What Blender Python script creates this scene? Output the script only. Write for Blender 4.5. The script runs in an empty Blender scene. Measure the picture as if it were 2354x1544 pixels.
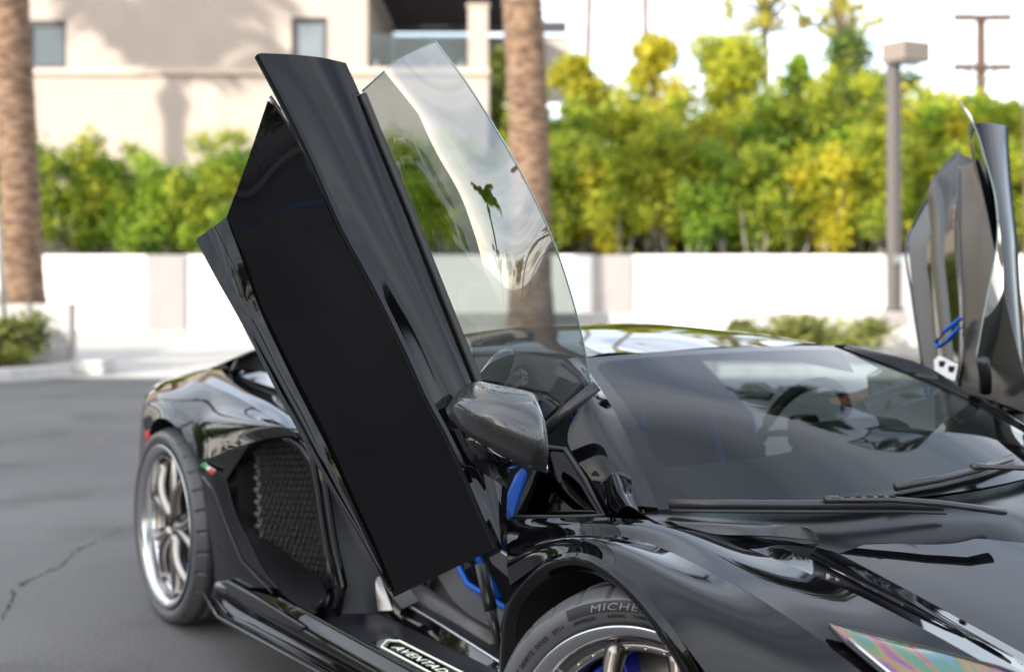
import bpy, bmesh, math, random
import numpy as np
from mathutils import Vector, Matrix
R = math.radians
random.seed(7); rng = np.random.default_rng(7)
scene = bpy.context.scene
C = scene.collection

# ------------------------------------------------------------------ camera, sky, sun, exposure
cam = bpy.data.cameras.new('camera'); camo = bpy.data.objects.new('camera', cam); C.objects.link(camo)
camo.location = (0, 0, 1.307); camo.rotation_euler = (R(90), 0, 0)
cam.sensor_width = 36; cam.lens = 2950 / 2354 * 36; cam.shift_y = -164 / 2354
cam.clip_start = .05; cam.clip_end = 3000
cam.dof.use_dof = True; cam.dof.focus_distance = 2.75; cam.dof.aperture_fstop = 2.3
scene.camera = camo
SUN_EL, SUN_AZ = 20, 222
w = bpy.data.worlds.new('World'); scene.world = w; w.use_nodes = True
nt = w.node_tree; N = nt.nodes; L = nt.links; N.clear()
out = N.new('ShaderNodeOutputWorld'); bg = N.new('ShaderNodeBackground'); bg.inputs[1].default_value = .15
sky = N.new('ShaderNodeTexSky'); sky.sky_type = 'NISHITA'; sky.sun_disc = False
sky.sun_elevation = R(SUN_EL); sky.sun_rotation = R(SUN_AZ); sky.dust_density = 1.5; sky.air_density = 1.0
tc = N.new('ShaderNodeTexCoord'); sep = N.new('ShaderNodeSeparateXYZ'); L.new(tc.outputs['Generated'], sep.inputs[0])
def math_node(nt, op, a, b=None):
    n = nt.nodes.new('ShaderNodeMath'); n.operation = op
    for i, v in enumerate((a, b)):
        if v is None: continue
        if hasattr(v, 'links'): nt.links.new(v, n.inputs[i])
        else: n.inputs[i].default_value = v
    return n.outputs[0]
zz = math_node(nt, 'ADD', math_node(nt, 'MAXIMUM', sep.outputs[2], 0.0), .10)
cx = math_node(nt, 'DIVIDE', sep.outputs[0], zz); cy = math_node(nt, 'DIVIDE', sep.outputs[1], zz)
cmb = N.new('ShaderNodeCombineXYZ'); L.new(cx, cmb.inputs[0]); L.new(cy, cmb.inputs[1])
mp = N.new('ShaderNodeMapping'); L.new(cmb.outputs[0], mp.inputs[0]); mp.inputs['Rotation'].default_value = (0, 0, R(35)); mp.inputs['Scale'].default_value = (.45, 1.25, 1)
no = N.new('ShaderNodeTexNoise'); no.inputs['Scale'].default_value = 1.1; no.inputs['Detail'].default_value = 5; no.inputs['Roughness'].default_value = .5; no.inputs['Distortion'].default_value = .2
L.new(mp.outputs[0], no.inputs['Vector'])
cr_ = N.new('ShaderNodeValToRGB'); cr_.color_ramp.elements[0].position = .30; cr_.color_ramp.elements[1].position = .74; L.new(no.outputs[0], cr_.inputs[0])
mx = N.new('ShaderNodeMixRGB'); mx.inputs[2].default_value = (10.5, 10.6, 11.0, 1)
L.new(sky.outputs[0], mx.inputs[1]); L.new(math_node(nt, 'MULTIPLY', cr_.outputs[0], .85), mx.inputs[0])
L.new(mx.outputs[0], bg.inputs[0]); L.new(bg.outputs[0], out.inputs[0])
sl = bpy.data.lights.new('sun', 'SUN'); sl.energy = 3.6; sl.angle = R(.5); sl.color = (1, .93, .82)
so = bpy.data.objects.new('sun', sl); C.objects.link(so)
tosun = Vector((math.sin(R(SUN_AZ)) * math.cos(R(SUN_EL)), math.cos(R(SUN_AZ)) * math.cos(R(SUN_EL)), math.sin(R(SUN_EL))))
so.rotation_euler = (-tosun).to_track_quat('-Z', 'Y').to_euler(); so.location = tosun * 60
vs = scene.view_settings; vs.view_transform = 'Standard'; vs.look = 'None'; vs.exposure = 1.3; vs.gamma = 1
scene.cycles.max_bounces = 8; scene.cycles.transparent_max_bounces = 12; scene.cycles.use_denoising = True
scene.cycles.caustics_reflective = False; scene.cycles.caustics_refractive = False
scene.cycles.sample_clamp_indirect = 6

# ------------------------------------------------------------------ helpers
def mat(name, col=(.5, .5, .5), rough=.5, metal=0, coat=0, spec=.5, noise=None, bump=None, emit=None, ior=1.5):
    m = bpy.data.materials.new(name); m.use_nodes = True
    t = m.node_tree; b = t.nodes['Principled BSDF']
    b.inputs['Base Color'].default_value = (*col, 1); b.inputs['Roughness'].default_value = rough
    b.inputs['Metallic'].default_value = metal; b.inputs['Coat Weight'].default_value = coat; b.inputs['Coat Roughness'].default_value = .02
    b.inputs['Specular IOR Level'].default_value = spec; b.inputs['IOR'].default_value = ior
    if noise:                                     # (scale, second colour, stretch)
        tcn = t.nodes.new('ShaderNodeTexCoord'); mpn = t.nodes.new('ShaderNodeMapping'); t.links.new(tcn.outputs['Object'], mpn.inputs[0])
        mpn.inputs['Scale'].default_value = noise[2] if len(noise) > 2 else (1, 1, 1)
        nn = t.nodes.new('ShaderNodeTexNoise'); nn.inputs['Scale'].default_value = noise[0]; nn.inputs['Detail'].default_value = 6
        t.links.new(mpn.outputs[0], nn.inputs['Vector'])
        rp = t.nodes.new('ShaderNodeValToRGB'); rp.color_ramp.elements[0].color = (*col, 1); rp.color_ramp.elements[1].color = (*noise[1], 1)
        rp.color_ramp.elements[0].position = .35; rp.color_ramp.elements[1].position = .65
        t.links.new(nn.outputs[0], rp.inputs[0]); t.links.new(rp.outputs[0], b.inputs['Base Color'])
    if bump:                                      # (scale, strength, distance)
        tcn = t.nodes.new('ShaderNodeTexCoord'); nn = t.nodes.new('ShaderNodeTexNoise'); nn.inputs['Scale'].default_value = bump[0]; nn.inputs['Detail'].default_value = 5
        t.links.new(tcn.outputs['Object'], nn.inputs['Vector'])
        bp = t.nodes.new('ShaderNodeBump'); bp.inputs['Strength'].default_value = bump[1]; bp.inputs['Distance'].default_value = bump[2]
        t.links.new(nn.outputs[0], bp.inputs['Height']); t.links.new(bp.outputs[0], b.inputs['Normal'])
    if emit:
        b.inputs['Emission Color'].default_value = (*emit[0], 1); b.inputs['Emission Strength'].default_value = emit[1]
    return m
def glass_mat(name, tint, ior=1.5, rough=0.0, boost=1.0):
    m = bpy.data.materials.new(name); m.use_nodes = True; t = m.node_tree; t.nodes.clear()
    o = t.nodes.new('ShaderNodeOutputMaterial'); mixs = t.nodes.new('ShaderNodeMixShader')
    tr = t.nodes.new('ShaderNodeBsdfTransparent'); tr.inputs[0].default_value = (*tint, 1)
    gl = t.nodes.new('ShaderNodeBsdfGlossy'); gl.inputs['Roughness'].default_value = rough
    fr = t.nodes.new('ShaderNodeFresnel'); fr.inputs[0].default_value = ior
    geo = t.nodes.new('ShaderNodeNewGeometry')          # keep the same ior from both sides of the thin sheet
    ir = math_node(t, 'DIVIDE', 1.0, ior); sel = t.nodes.new('ShaderNodeMix'); sel.data_type = 'FLOAT'
    t.links.new(geo.outputs['Backfacing'], sel.inputs[0]); sel.inputs[2].default_value = ior; t.links.new(ir, sel.inputs[3])
    t.links.new(sel.outputs[0], fr.inputs[0])
    f2 = math_node(t, 'MINIMUM', math_node(t, 'MULTIPLY', fr.outputs[0], boost), 1.0)
    t.links.new(f2, mixs.inputs[0]); t.links.new(tr.outputs[0], mixs.inputs[1]); t.links.new(gl.outputs[0], mixs.inputs[2])
    t.links.new(mixs.outputs[0], o.inputs[0]); return m
def carbon_mat(name, scale=330, dark=.006, lite=.035):
    m = mat(name, rough=.35, coat=1.0); t = m.node_tree; b = t.nodes['Principled BSDF']
    tcn = t.nodes.new('ShaderNodeTexCoord'); mpn = t.nodes.new('ShaderNodeMapping'); t.links.new(tcn.outputs['Object'], mpn.inputs[0])
    mpn.inputs['Rotation'].default_value = (.3, .5, .6); ch = t.nodes.new('ShaderNodeTexChecker'); ch.inputs['Scale'].default_value = scale
    ch.inputs[1].default_value = (dark, dark, dark, 1); ch.inputs[2].default_value = (lite, lite, lite * 1.02, 1)
    t.links.new(mpn.outputs[0], ch.inputs[0]); t.links.new(ch.outputs[0], b.inputs['Base Color']); return m
def herm(P, t, n):
    P = np.asarray(P, float); k = len(P)
    if k == 2:
        s = np.linspace(0, 1, n)[:, None]; return P[0] * (1 - s) + P[1] * s
    h = np.diff(t); dl = np.diff(P, axis=0) / h[:, None]
    m = np.empty_like(P); m[0] = dl[0]; m[-1] = dl[-1]
    m[1:-1] = (dl[:-1] * h[1:, None] + dl[1:] * h[:-1, None]) / (h[:-1] + h[1:])[:, None]
    s = np.linspace(t[0], t[-1], n); i = np.clip(np.searchsorted(t, s, 'right') - 1, 0, k - 2)
    hh = h[i]; u = ((s - t[i]) / hh)[:, None]; hh = hh[:, None]
    return (2*u**3-3*u**2+1)*P[i] + (u**3-2*u**2+u)*hh*m[i] + (-2*u**3+3*u**2)*P[i+1] + (u**3-u**2)*hh*m[i+1]
def knots(rows):
    A = np.asarray(rows, float); d = np.linalg.norm(np.diff(A, axis=1), axis=2).mean(0)
    return np.concatenate([[0], np.cumsum(np.maximum(d, 1e-4) ** .75)])
def smooth_u(G, it):
    for _ in range(it):
        H = G.copy(); H[:, 1:-1] = .25*G[:, :-2]+.5*G[:, 1:-1]+.25*G[:, 2:]; G = H
    return G
def loft(rows, nu=24, nv=8, straight=False, sm=0, lin=False):
    if sm: return smooth_u(loft(rows, nu, nv, straight), sm)
    A = np.asarray(rows, float); t = knots(A)
    G = np.array([[[np.interp(v, t, r[:, k]) for k in range(3)] for v in np.linspace(t[0], t[-1], nu)] if lin else herm(r, t, nu) for r in A])
    tv = knots(A.transpose(1, 0, 2)); B = G.transpose(1, 0, 2)
    if straight:
        s = np.linspace(tv[0], tv[-1], nv)
        return np.array([[[np.interp(v, tv, c[:, k]) for k in range(3)] for v in s] for c in B]).transpose(1, 0, 2)
    return np.array([herm(c, tv, nv) for c in B]).transpose(1, 0, 2)
def mirror(G): return np.asarray(G, float) * np.array([1, -1, 1])
def me(name, V, F, m, parent=None, smooth=True, thick=0, bevel=0, fl=None, kind=None):
    d = bpy.data.meshes.new(name); d.from_pydata([tuple(map(float, v)) for v in V], [], F); d.validate(); d.update()
    o = bpy.data.objects.new(name, d); C.objects.link(o)
    for mm in (m if isinstance(m, (list, tuple)) else [m]): d.materials.append(mm)
    if smooth: d.polygons.foreach_set('use_smooth', [True] * len(d.polygons))
    if parent: o.parent = parent
    if thick:
        s = o.modifiers.new('s', 'SOLIDIFY'); s.thickness = thick; s.offset = -1; s.use_even_offset = False
    if bevel:
        b = o.modifiers.new('b', 'BEVEL'); b.width = bevel; b.segments = 2; b.limit_method = 'ANGLE'; b.angle_limit = R(50); b.harden_normals = True
    return o
def grids(Gs):
    V = []; F = []
    for G in Gs:
        a, b = G.shape[:2]; o = len(V); V += [tuple(x) for x in G.reshape(-1, 3)]
        F += [(o+i*b+j, o+i*b+j+1, o+(i+1)*b+j+1, o+(i+1)*b+j) for i in range(a-1) for j in range(b-1)]
    return V, F
def panel(name, Gs, m, parent=None, thick=.006, bevel=.0018, face=None):
    """face: a point the outside looks at, to orient the sheet"""
    Gs = Gs if isinstance(Gs, list) else [Gs]; out_ = []
    for G in Gs:
        if face is not None:
            a, b = G.shape[0] // 2, G.shape[1] // 2
            n = np.cross(G[min(a+1, len(G)-1), b] - G[a-1, b], G[a, min(b+1, G.shape[1]-1)] - G[a, b-1])
            if -n @ (np.asarray(face) - G[a, b]) < 0: G = G[::-1]
        out_.append(G)
    V, F = grids(out_); return me(name, V, F, m, parent, thick=thick, bevel=bevel)
def tube(path, r, n=10, closed=False, flat=1.0, up=None):
    P = [Vector(p) for p in path]; k = len(P); V = []; F = []
    rr = r if hasattr(r, '__len__') else [r] * k
    for i in range(k):
        a = P[(i+1) % k] if closed or i < k-1 else P[i]; b = P[i-1] if closed or i > 0 else P[i]
        d = (a - b).normalized(); u = Vector(up) if up else (Vector((0, 0, 1)) if abs(d.z) < .9 else Vector((1, 0, 0)))
        s = d.cross(u).normalized(); u = s.cross(d)
        V += [P[i] + (s * math.cos(q) + u * math.sin(q) * flat) * rr[i] for q in (2 * math.pi * j / n for j in range(n))]
    for i in range(k if closed else k-1):
        for j in range(n):
            F.append((i*n+j, i*n+(j+1) % n, ((i+1) % k)*n+(j+1) % n, ((i+1) % k)*n+j))
    if not closed: F += [tuple(range(n))[::-1], tuple(range((k-1)*n, k*n))]
    return V, F
def box(c, s, rz=0):
    V = [(x*s[0]/2, y*s[1]/2, z*s[2]/2) for z in (-1, 1) for x, y in ((-1, -1), (1, -1), (1, 1), (-1, 1))]
    cc, ss = math.cos(rz), math.sin(rz)
    V = [(c[0]+x*cc-y*ss, c[1]+x*ss+y*cc, c[2]+z) for x, y, z in V]
    return V, [(3, 2, 1, 0), (4, 5, 6, 7), (0, 1, 5, 4), (1, 2, 6, 5), (2, 3, 7, 6), (3, 0, 4, 7)]
def join(parts):
    V = []; F = []
    for v, f in parts:
        o = len(V); V += list(v); F += [tuple(i+o for i in q) for q in f]
    return V, F
def bx(name, c, s, m, parent=None, rz=0, bevel=.01):
    V, F = box((0, 0, 0), s, 0); o = me(name, V, F, m, parent, smooth=False, bevel=bevel); o.location = c; o.rotation_euler.z = rz; return o
def tb(name, path, r, m, parent=None, **k):
    V, F = tube(path, r, **k); return me(name, V, F, m, parent)
def prism(name, poly, vec, m, parent=None, bevel=.003, smooth=False):
    n = len(poly); V = [Vector(p) for p in poly] + [Vector(p) + Vector(vec) for p in poly]
    F = [tuple(range(n))[::-1], tuple(range(n, 2*n))] + [(i, (i+1) % n, n+(i+1) % n, n+i) for i in range(n)]
    return me(name, V, F, m, parent, smooth=smooth, bevel=bevel)
def empty(name, loc=(0, 0, 0), rz=0, parent=None):
    o = bpy.data.objects.new(name, None); C.objects.link(o); o.location = loc; o.rotation_euler.z = rz; o.parent = parent; o.empty_display_size = .1; return o
def tag(o, label=None, cat=None, group=None, kind=None):
    for k, v in (('label', label), ('category', cat), ('group', group), ('kind', kind)):
        if v: o[k] = v
    return o
def copy_tree(o, parent=None):
    c = o.copy(); C.objects.link(c); c.parent = parent
    for ch in [x for x in o.children]: copy_tree(ch, c)
    return c
# ------------------------------------------------------------------ background materials
M = {}
M['asphalt'] = mat('asphalt', (.088, .085, .083), .85, noise=(.55, (.125, .121, .118)), bump=(160, .5, .004))
def asphalt_detail():
    t = M['asphalt'].node_tree; b = t.nodes['Principled BSDF']
    tcn = t.nodes.new('ShaderNodeTexCoord'); n2 = t.nodes.new('ShaderNodeTexNoise'); n2.inputs['Scale'].default_value = 95; n2.inputs['Detail'].default_value = 3
    v = t.nodes.new('ShaderNodeTexVoronoi'); v.inputs['Scale'].default_value = 70
    t.links.new(tcn.outputs['Object'], n2.inputs['Vector']); t.links.new(tcn.outputs['Object'], v.inputs['Vector'])
    src = b.inputs['Base Color'].links[0].from_socket
    k = math_node(t, 'ADD', math_node(t, 'MULTIPLY', n2.outputs[0], 1.7), .15)
    r2 = t.nodes.new('ShaderNodeValToRGB'); r2.color_ramp.elements[0].position = .05; r2.color_ramp.elements[1].position = .16
    r2.color_ramp.elements[0].color = (1.75, 1.7, 1.65, 1); r2.color_ramp.elements[1].color = (1, 1, 1, 1); t.links.new(v.outputs['Distance'], r2.inputs[0])
    m1 = t.nodes.new('ShaderNodeVectorMath'); m1.operation = 'SCALE'; t.links.new(src, m1.inputs[0]); t.links.new(k, m1.inputs['Scale'])
    m2 = t.nodes.new('ShaderNodeVectorMath'); m2.operation = 'MULTIPLY'; t.links.new(m1.outputs[0], m2.inputs[0]); t.links.new(r2.outputs[0], m2.inputs[1])
    n3 = t.nodes.new('ShaderNodeTexNoise'); n3.inputs['Scale'].default_value = 1.3; n3.inputs['Detail'].default_value = 4; t.links.new(tcn.outputs['Object'], n3.inputs['Vector'])
    r3 = t.nodes.new('ShaderNodeValToRGB'); r3.color_ramp.elements[0].position = .33; r3.color_ramp.elements[1].position = .45
    r3.color_ramp.elements[0].color = (.72, .72, .72, 1); r3.color_ramp.elements[1].color = (1, 1, 1, 1); t.links.new(n3.outputs[0], r3.inputs[0])
    m3 = t.nodes.new('ShaderNodeVectorMath'); m3.operation = 'MULTIPLY'; t.links.new(m2.outputs[0], m3.inputs[0]); t.links.new(r3.outputs[0], m3.inputs[1])
    t.links.new(m3.outputs[0], b.inputs['Base Color'])
asphalt_detail()
M['concrete'] = mat('concrete', (.36, .34, .31), .85, noise=(.9, (.45, .43, .40)), bump=(40, .3, .004))
M['kerb'] = mat('kerb', (.46, .445, .42), .85, noise=(6, (.38, .365, .345)), bump=(60, .4, .003))
M['stucco'] = mat('stucco', (.41, .345, .295), .9, noise=(.8, (.37, .315, .27)), bump=(35, .35, .01))
M['wallwhite'] = mat('wallwhite', (.78, .76, .74), .9, noise=(1.2, (.72, .70, .68)), bump=(25, .3, .006))
M['pilaster'] = mat('pilaster', (.30, .275, .27), .9, noise=(2.5, (.27, .25, .245)))
M['trimbeige'] = mat('trimbeige', (.52, .42, .34), .85)
M['darkmetal'] = mat('darkmetal', (.03, .03, .035), .5)
M['pergola'] = mat('pergola', (.035, .034, .036), .6)
M['pane'] = mat('pane', (.10, .12, .13), .06, coat=.5, spec=.9)
M['pale_sheet'] = mat('pale_sheet', (.62, .64, .66), .8)
M['railglass'] = glass_mat('railglass', (.62, .68, .68), 1.5, .15, 1.6)
M['bark'] = mat('bark', (.16, .13, .105), .9, noise=(9, (.24, .205, .17), (1, 1, .3)), bump=(30, .6, .01))
M['palebark'] = mat('palebark', (.36, .33, .29), .9, noise=(7, (.24, .21, .18), (1, 1, .3)))
M['palmbark'] = mat('palmbark', (.075, .042, .026), .95, noise=(4.5, (.235, .150, .095), (1.4, 1.4, 4.0)), bump=(18, .8, .02))
M['lamp_grey'] = mat('lamp_grey', (.10, .088, .082), .5)
M['lamp_head'] = mat('lamp_head', (.19, .16, .135), .5)
M['wood'] = mat('wood', (.06, .034, .02), .8, noise=(20, (.10, .055, .03), (1, 1, .1)))
M['soil'] = mat('soil', (.10, .075, .055), .95, noise=(9, (.16, .12, .09)))
M['galv'] = mat('galv', (.30, .34, .37), .35, metal=.7)
M['stucco_grey'] = mat('stucco_grey', (.42, .37, .32), .9)  # slightly greyer stucco for the balcony back wall
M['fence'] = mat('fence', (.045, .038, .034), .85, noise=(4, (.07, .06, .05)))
def leaf_mat(name, a, b, trans=.45):
    m = bpy.data.materials.new(name); m.use_nodes = True; t = m.node_tree; p = t.nodes['Principled BSDF']; o = t.nodes['Material Output']
    tcn = t.nodes.new('ShaderNodeTexCoord'); nn = t.nodes.new('ShaderNodeTexNoise'); nn.inputs['Scale'].default_value = 2.6; nn.inputs['Detail'].default_value = 4
    oi = t.nodes.new('ShaderNodeObjectInfo'); gi = t.nodes.new('ShaderNodeNewGeometry')
    t.links.new(tcn.outputs['Object'], nn.inputs['Vector'])
    s = math_node(t, 'ADD', math_node(t, 'MULTIPLY', math_node(t, 'SUBTRACT', gi.outputs['Random Per Island'], .5), .5), nn.outputs[0])
    s = math_node(t, 'ADD', s, math_node(t, 'MULTIPLY', math_node(t, 'SUBTRACT', oi.outputs['Random'], .5), .3))
    rp = t.nodes.new('ShaderNodeValToRGB'); rp.color_ramp.elements[0].position = .3; rp.color_ramp.elements[1].position = .72
    rp.color_ramp.elements[0].color = (*a, 1); rp.color_ramp.elements[1].color = (*b, 1); t.links.new(s, rp.inputs[0])
    t.links.new(rp.outputs[0], p.inputs['Base Color']); p.inputs['Roughness'].default_value = .6
    tl = t.nodes.new('ShaderNodeBsdfTranslucent'); t.links.new(rp.outputs[0], tl.inputs[0]); mxs = t.nodes.new('ShaderNodeMixShader'); mxs.inputs[0].default_value = trans
    t.links.new(p.outputs[0], mxs.inputs[1]); t.links.new(tl.outputs[0], mxs.inputs[2]); t.links.new(mxs.outputs[0], o.inputs[0]); return m
M['leaf_hedge'] = leaf_mat('leaf_hedge', (.11, .19, .012), (.50, .50, .035))
M['leaf_green'] = leaf_mat('leaf_green', (.08, .18, .014), (.34, .46, .035))
M['leaf_yellow'] = leaf_mat('leaf_yellow', (.26, .27, .014), (.62, .53, .03))
M['leaf_dark'] = leaf_mat('leaf_dark', (.055, .11, .016), (.22, .27, .035))
M['leaf_bush'] = leaf_mat('leaf_bush', (.11, .13, .025), (.36, .37, .10))
M['leaf_palm'] = leaf_mat('leaf_palm', (.05, .065, .012), (.17, .15, .03), .3)

# ------------------------------------------------------------------ ground
g = me('ground', *[[(-900, -900, 0), (900, -900, 0), (900, 900, 0), (-900, 900, 0)], [(0, 1, 2, 3)]], M['asphalt'], smooth=False); tag(g, kind='structure')
al = me('alley_pavement', [(-60, 14.75, .004), (60, 14.75, .004), (60, 25.9, .004), (-60, 25.9, .004)], [(0, 1, 2, 3)], M['concrete'], smooth=False); tag(al, kind='structure')
M['crack'] = mat('crack', (.022, .021, .02), .95)
def crack(path, w0):
    pts = []; 
    for (a, b) in zip(path[:-1], path[1:]):
        for s in np.linspace(0, 1, 9)[:-1]:
            pts.append(np.array(a) * (1-s) + np.array(b) * s + np.append(rng.normal(0, .011, 2), 0))
    pts.append(np.array(path[-1])); V = []; F = []
    for i, p in enumerate(pts):
        wd = w0 * (.35 + .9 * rng.random()); V += [(p[0], p[1]-wd, .004), (p[0]+wd*.3, p[1]+wd, .004)]
        if i: F.append((2*i-2, 2*i-1, 2*i+1, 2*i))
    return V, F
def gp(px, py):
    D = 1.307 * 2950 / (py - 608); return ((px - 1177) / 2950 * D, D, 0)
V, F = crack([gp(5, 1425), gp(35, 1360), gp(75, 1330), gp(140, 1300), gp(170, 1268), gp(230, 1240), gp(290, 1205)], .009)
me('crack', V, F, M['crack'], g, smooth=False)
lm = mat('dryleaf', (.42, .16, .07), .8)
for px, py, s in ((228, 1019, .03), (395, 790, .05), (360, 800, .05), (420, 775, .05), (300, 806, .06)):
    x, y, z = gp(px, py); a = px
    lf = me('fallen_leaf', [(x-s, y, .012), (x, y-s*.6, .02), (x+s, y, .014), (x, y+s*.6, .025)], [(0, 1, 2, 3)], lm, smooth=False)
    tag(lf, 'small orange dry leaf lying on the paving', 'leaf', 'dry leaves on the paving')

# ------------------------------------------------------------------ perimeter wall, planters, kerbs
wall = empty('perimeter_wall', (0, 25.75, 0)); tag(wall, 'low white stucco wall running in front of the hedge', 'wall')
bx('wall_face', (0, .15, .75), (110, .3, 1.5), M['wallwhite'], wall)
for px in (381, 1407, -420, 2420):
    bx('pilaster', ((px-1177)/2950*25.7, -.02, .745), (.78, .14, 1.51), M['pilaster'], wall, bevel=.015)
def planter(name, x0, x1, y0, y1, h, label):
    p = empty(name, ((x0+x1)/2, (y0+y1)/2, 0)); tag(p, label, 'planter'); cx_, cy_ = (x0+x1)/2, (y0+y1)/2
    W_, D_ = x1-x0, y1-y0
    bx('planter_wall', (0, -D_/2+.09, h/2), (W_, .18, h), M['kerb'], p); bx('planter_wall', (0, D_/2-.09, h/2+.06), (W_, .18, h+.12), M['kerb'], p)
    for s in (-1, 1): bx('planter_wall', (s*(W_/2-.09), 0, h/2-.004), (.18, D_-.37, h-.01), M['kerb'], p)
    bx('soil', (0, 0, h/2-.06), (W_-.37, D_-.37, h-.12), M['soil'], p)
    return p
p_ = planter('raised_planter', -14.6, -6.7, 15.5, 18.0, .83, 'raised concrete planter holding the palm beside the round green shrub')
bx('end_wall', (4.635, -1.16, .415), (1.37, .17, .828), M['kerb'], p_)
bx('end_cap', (5.30, -1.16, .42), (.05, .19, .84), M['pilaster'], p_, bevel=.005)
planter('raised_planter', 3.3, 9.8, 16.4, 18.6, .5, 'low concrete planter carrying the square lamp post')
planter('raised_planter', -1.6, 2.2, 16.2, 18.2, .5, 'low concrete planter hidden behind the black car with a palm')
def kerb(path, label, name='kerb_island'):
    V = []; F = []; n = len(path)
    for i, p in enumerate(path):
        a = np.array(path[max(i-1, 0)]); b = np.array(path[min(i+1, n-1)]); d = (b-a)/np.linalg.norm(b-a); nn = np.array((-d[1], d[0]))
        for (o, z) in ((0, 0), (.015, .13), (.04, .15), (.17, .15), (.17, 0)):
            q = np.array(p) + nn*o; V.append((q[0], q[1], z))
        if i:
            F += [(5*(i-1)+k, 5*i+k, 5*i+k+1, 5*(i-1)+k+1) for k in range(4)]
    F += [tuple(range(5))[::-1], tuple(range(5*(n-1), 5*n))]
    o = me(name, V, F, M['kerb'], smooth=False); tag(o, label, 'kerb'); return o
kerb([(-9.5, 13.85), (-7.5, 13.95), (-6.2, 14.05), (-5.6, 14.3), (-5.25, 14.75), (-5.1, 15.3)], 'curved concrete kerb in front of the round green shrub')
bx_k = bx('kerb_block', (-5.02, 15.35, .09), (.42, .5, .18), M['kerb'], None, bevel=.03); tag(bx_k, 'short grey kerb block at the end of the raised planter', 'kerb')
pl = me('planting_bed', [(-9.5, 14.0, .12), (-6.2, 14.2, .12), (-5.4, 14.6, .12), (-5.33, 15.49, .12), (-9.5, 15.49, .12)], [(0, 1, 2, 3, 4)], M['soil'], smooth=False); tag(pl, kind='structure')
kerb([(2.4, 14.9), (4.0, 14.7), (6.5, 14.6), (9, 14.6)], 'straight concrete kerb in front of the pale shrub by the lamp post')
pl2 = me('planting_bed', [(2.4, 15.05, .12), (9, 14.75, .12), (9, 16.39, .12), (2.4, 16.39, .12)], [(0, 1, 2, 3)], M['soil'], smooth=False); tag(pl2, kind='structure')

# ------------------------------------------------------------------ foliage
def leaf_cloud(clumps, n, size, seed, flat=.0):
    r = np.random.default_rng(seed); V = []; F = []
    vol = np.array([c[3]*c[4]*c[5] for c in clumps]) ** .75; vol /= vol.sum()
    for c, k in zip(clumps, (vol*n).astype(int)):
        d = r.normal(size=(k, 3)); d /= np.linalg.norm(d, axis=1)[:, None]; rad = r.random(k)**.45*np.where(r.random(k) < .14, 1.15+.5*r.random(k), 1.0)
        rad *= 1 + .25*np.sin(d[:, 0]*5+c[0]*3)*np.cos(d[:, 1]*4+d[:, 2]*5+c[1])
        P = np.array(c[:3]) + d*rad[:, None]*np.array(c[3:6])
        A = r.normal(size=(k, 3)); A /= np.linalg.norm(A, axis=1)[:, None]; B = np.cross(A, r.normal(size=(k, 3))); B /= np.linalg.norm(B, axis=1)[:, None]
        s = size*(.6+.8*r.random(k))[:, None]
        q = np.stack([P-A*s, P-B*s*.45, P+A*s, P+B*s*.45], 1).reshape(-1, 3)
        o = len(V); V += q.tolist(); F += [(o+4*i, o+4*i+1, o+4*i+2, o+4*i+3) for i in range(k)]
    return V, F
def crown_mesh(name, clumps, n, size, seed, m):
    V, F = leaf_cloud(clumps, n, size, seed); d = bpy.data.meshes.new(name); d.from_pydata(V, [], F); d.update(); d.materials.append(m); return d
def link(name, data, parent, loc=(0, 0, 0), rz=0, sc=(1, 1, 1)):
    o = bpy.data.objects.new(name, data); C.objects.link(o); o.parent = parent; o.location = loc; o.rotation_euler.z = rz; o.scale = sc; return o
def trunk_mesh(h, r0, r1, seed, m, forks=2):
    r = np.random.default_rng(seed); parts = []
    p = [np.array((0, 0, 0.))]; 
    for i in range(5): p.append(p[-1] + np.array((r.normal(0, .05), r.normal(0, .05), h/5)))
    parts.append(tube(p, np.linspace(r0, r1, 6), 7))
    for f in range(forks):
        b = p[1 + f % 3]; a = r.random()*6.28; e = b + np.array((math.cos(a)*.45, math.sin(a)*.45, h*.6)); mid = (b+e)/2 + np.array((math.cos(a)*.12, math.sin(a)*.12, -.05))
        parts.append(tube([b, mid, e], [r1*.8, r1*.65, r1*.4], 6))
    V, F = join(parts); d = bpy.data.meshes.new('trunk'); d.from_pydata([tuple(v) for v in V], [], F); d.update(); d.materials.append(m); return d
hv = []
for s, mm in ((1, 'leaf_hedge'), (2, 'leaf_green'), (3, 'leaf_hedge'), (4, 'leaf_yellow')):
    r = np.random.default_rng(s+20); cl = [(0, 0, 2.9, .62, .6, .95)]
    for k in range(13): cl.append((r.normal(0, .42), r.normal(0, .36), 1.95+2.3*r.random(), .26+.2*r.random(), .26+.2*r.random(), .24+.26*r.random()))
    hv.append(crown_mesh('crown', cl, 4800, .068, s, M[mm]))
tv = [trunk_mesh(2.5, .055, .04, s, M['palebark'], 3) for s in (1, 2, 3)]
def hedge_tree(px, D, hs, var, label, group, ws=1.0):
    label = ('mottled yellow green ', 'fresh green ', 'mottled yellow green ', 'golden yellow ')[var] + label
    t = empty('hedge_tree', ((px-1177)/2950*D, D, 0), random.random()*6.28); tag(t, label, 'tree', group)
    link('crown', hv[var], t, sc=(ws, ws, hs)); link('trunk', tv[int(px) % 3], t); return t
LBL = ['narrow hedge tree behind the white wall below the stucco building', 'hedge tree with pale bare trunk behind the wall right of the building']
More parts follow.
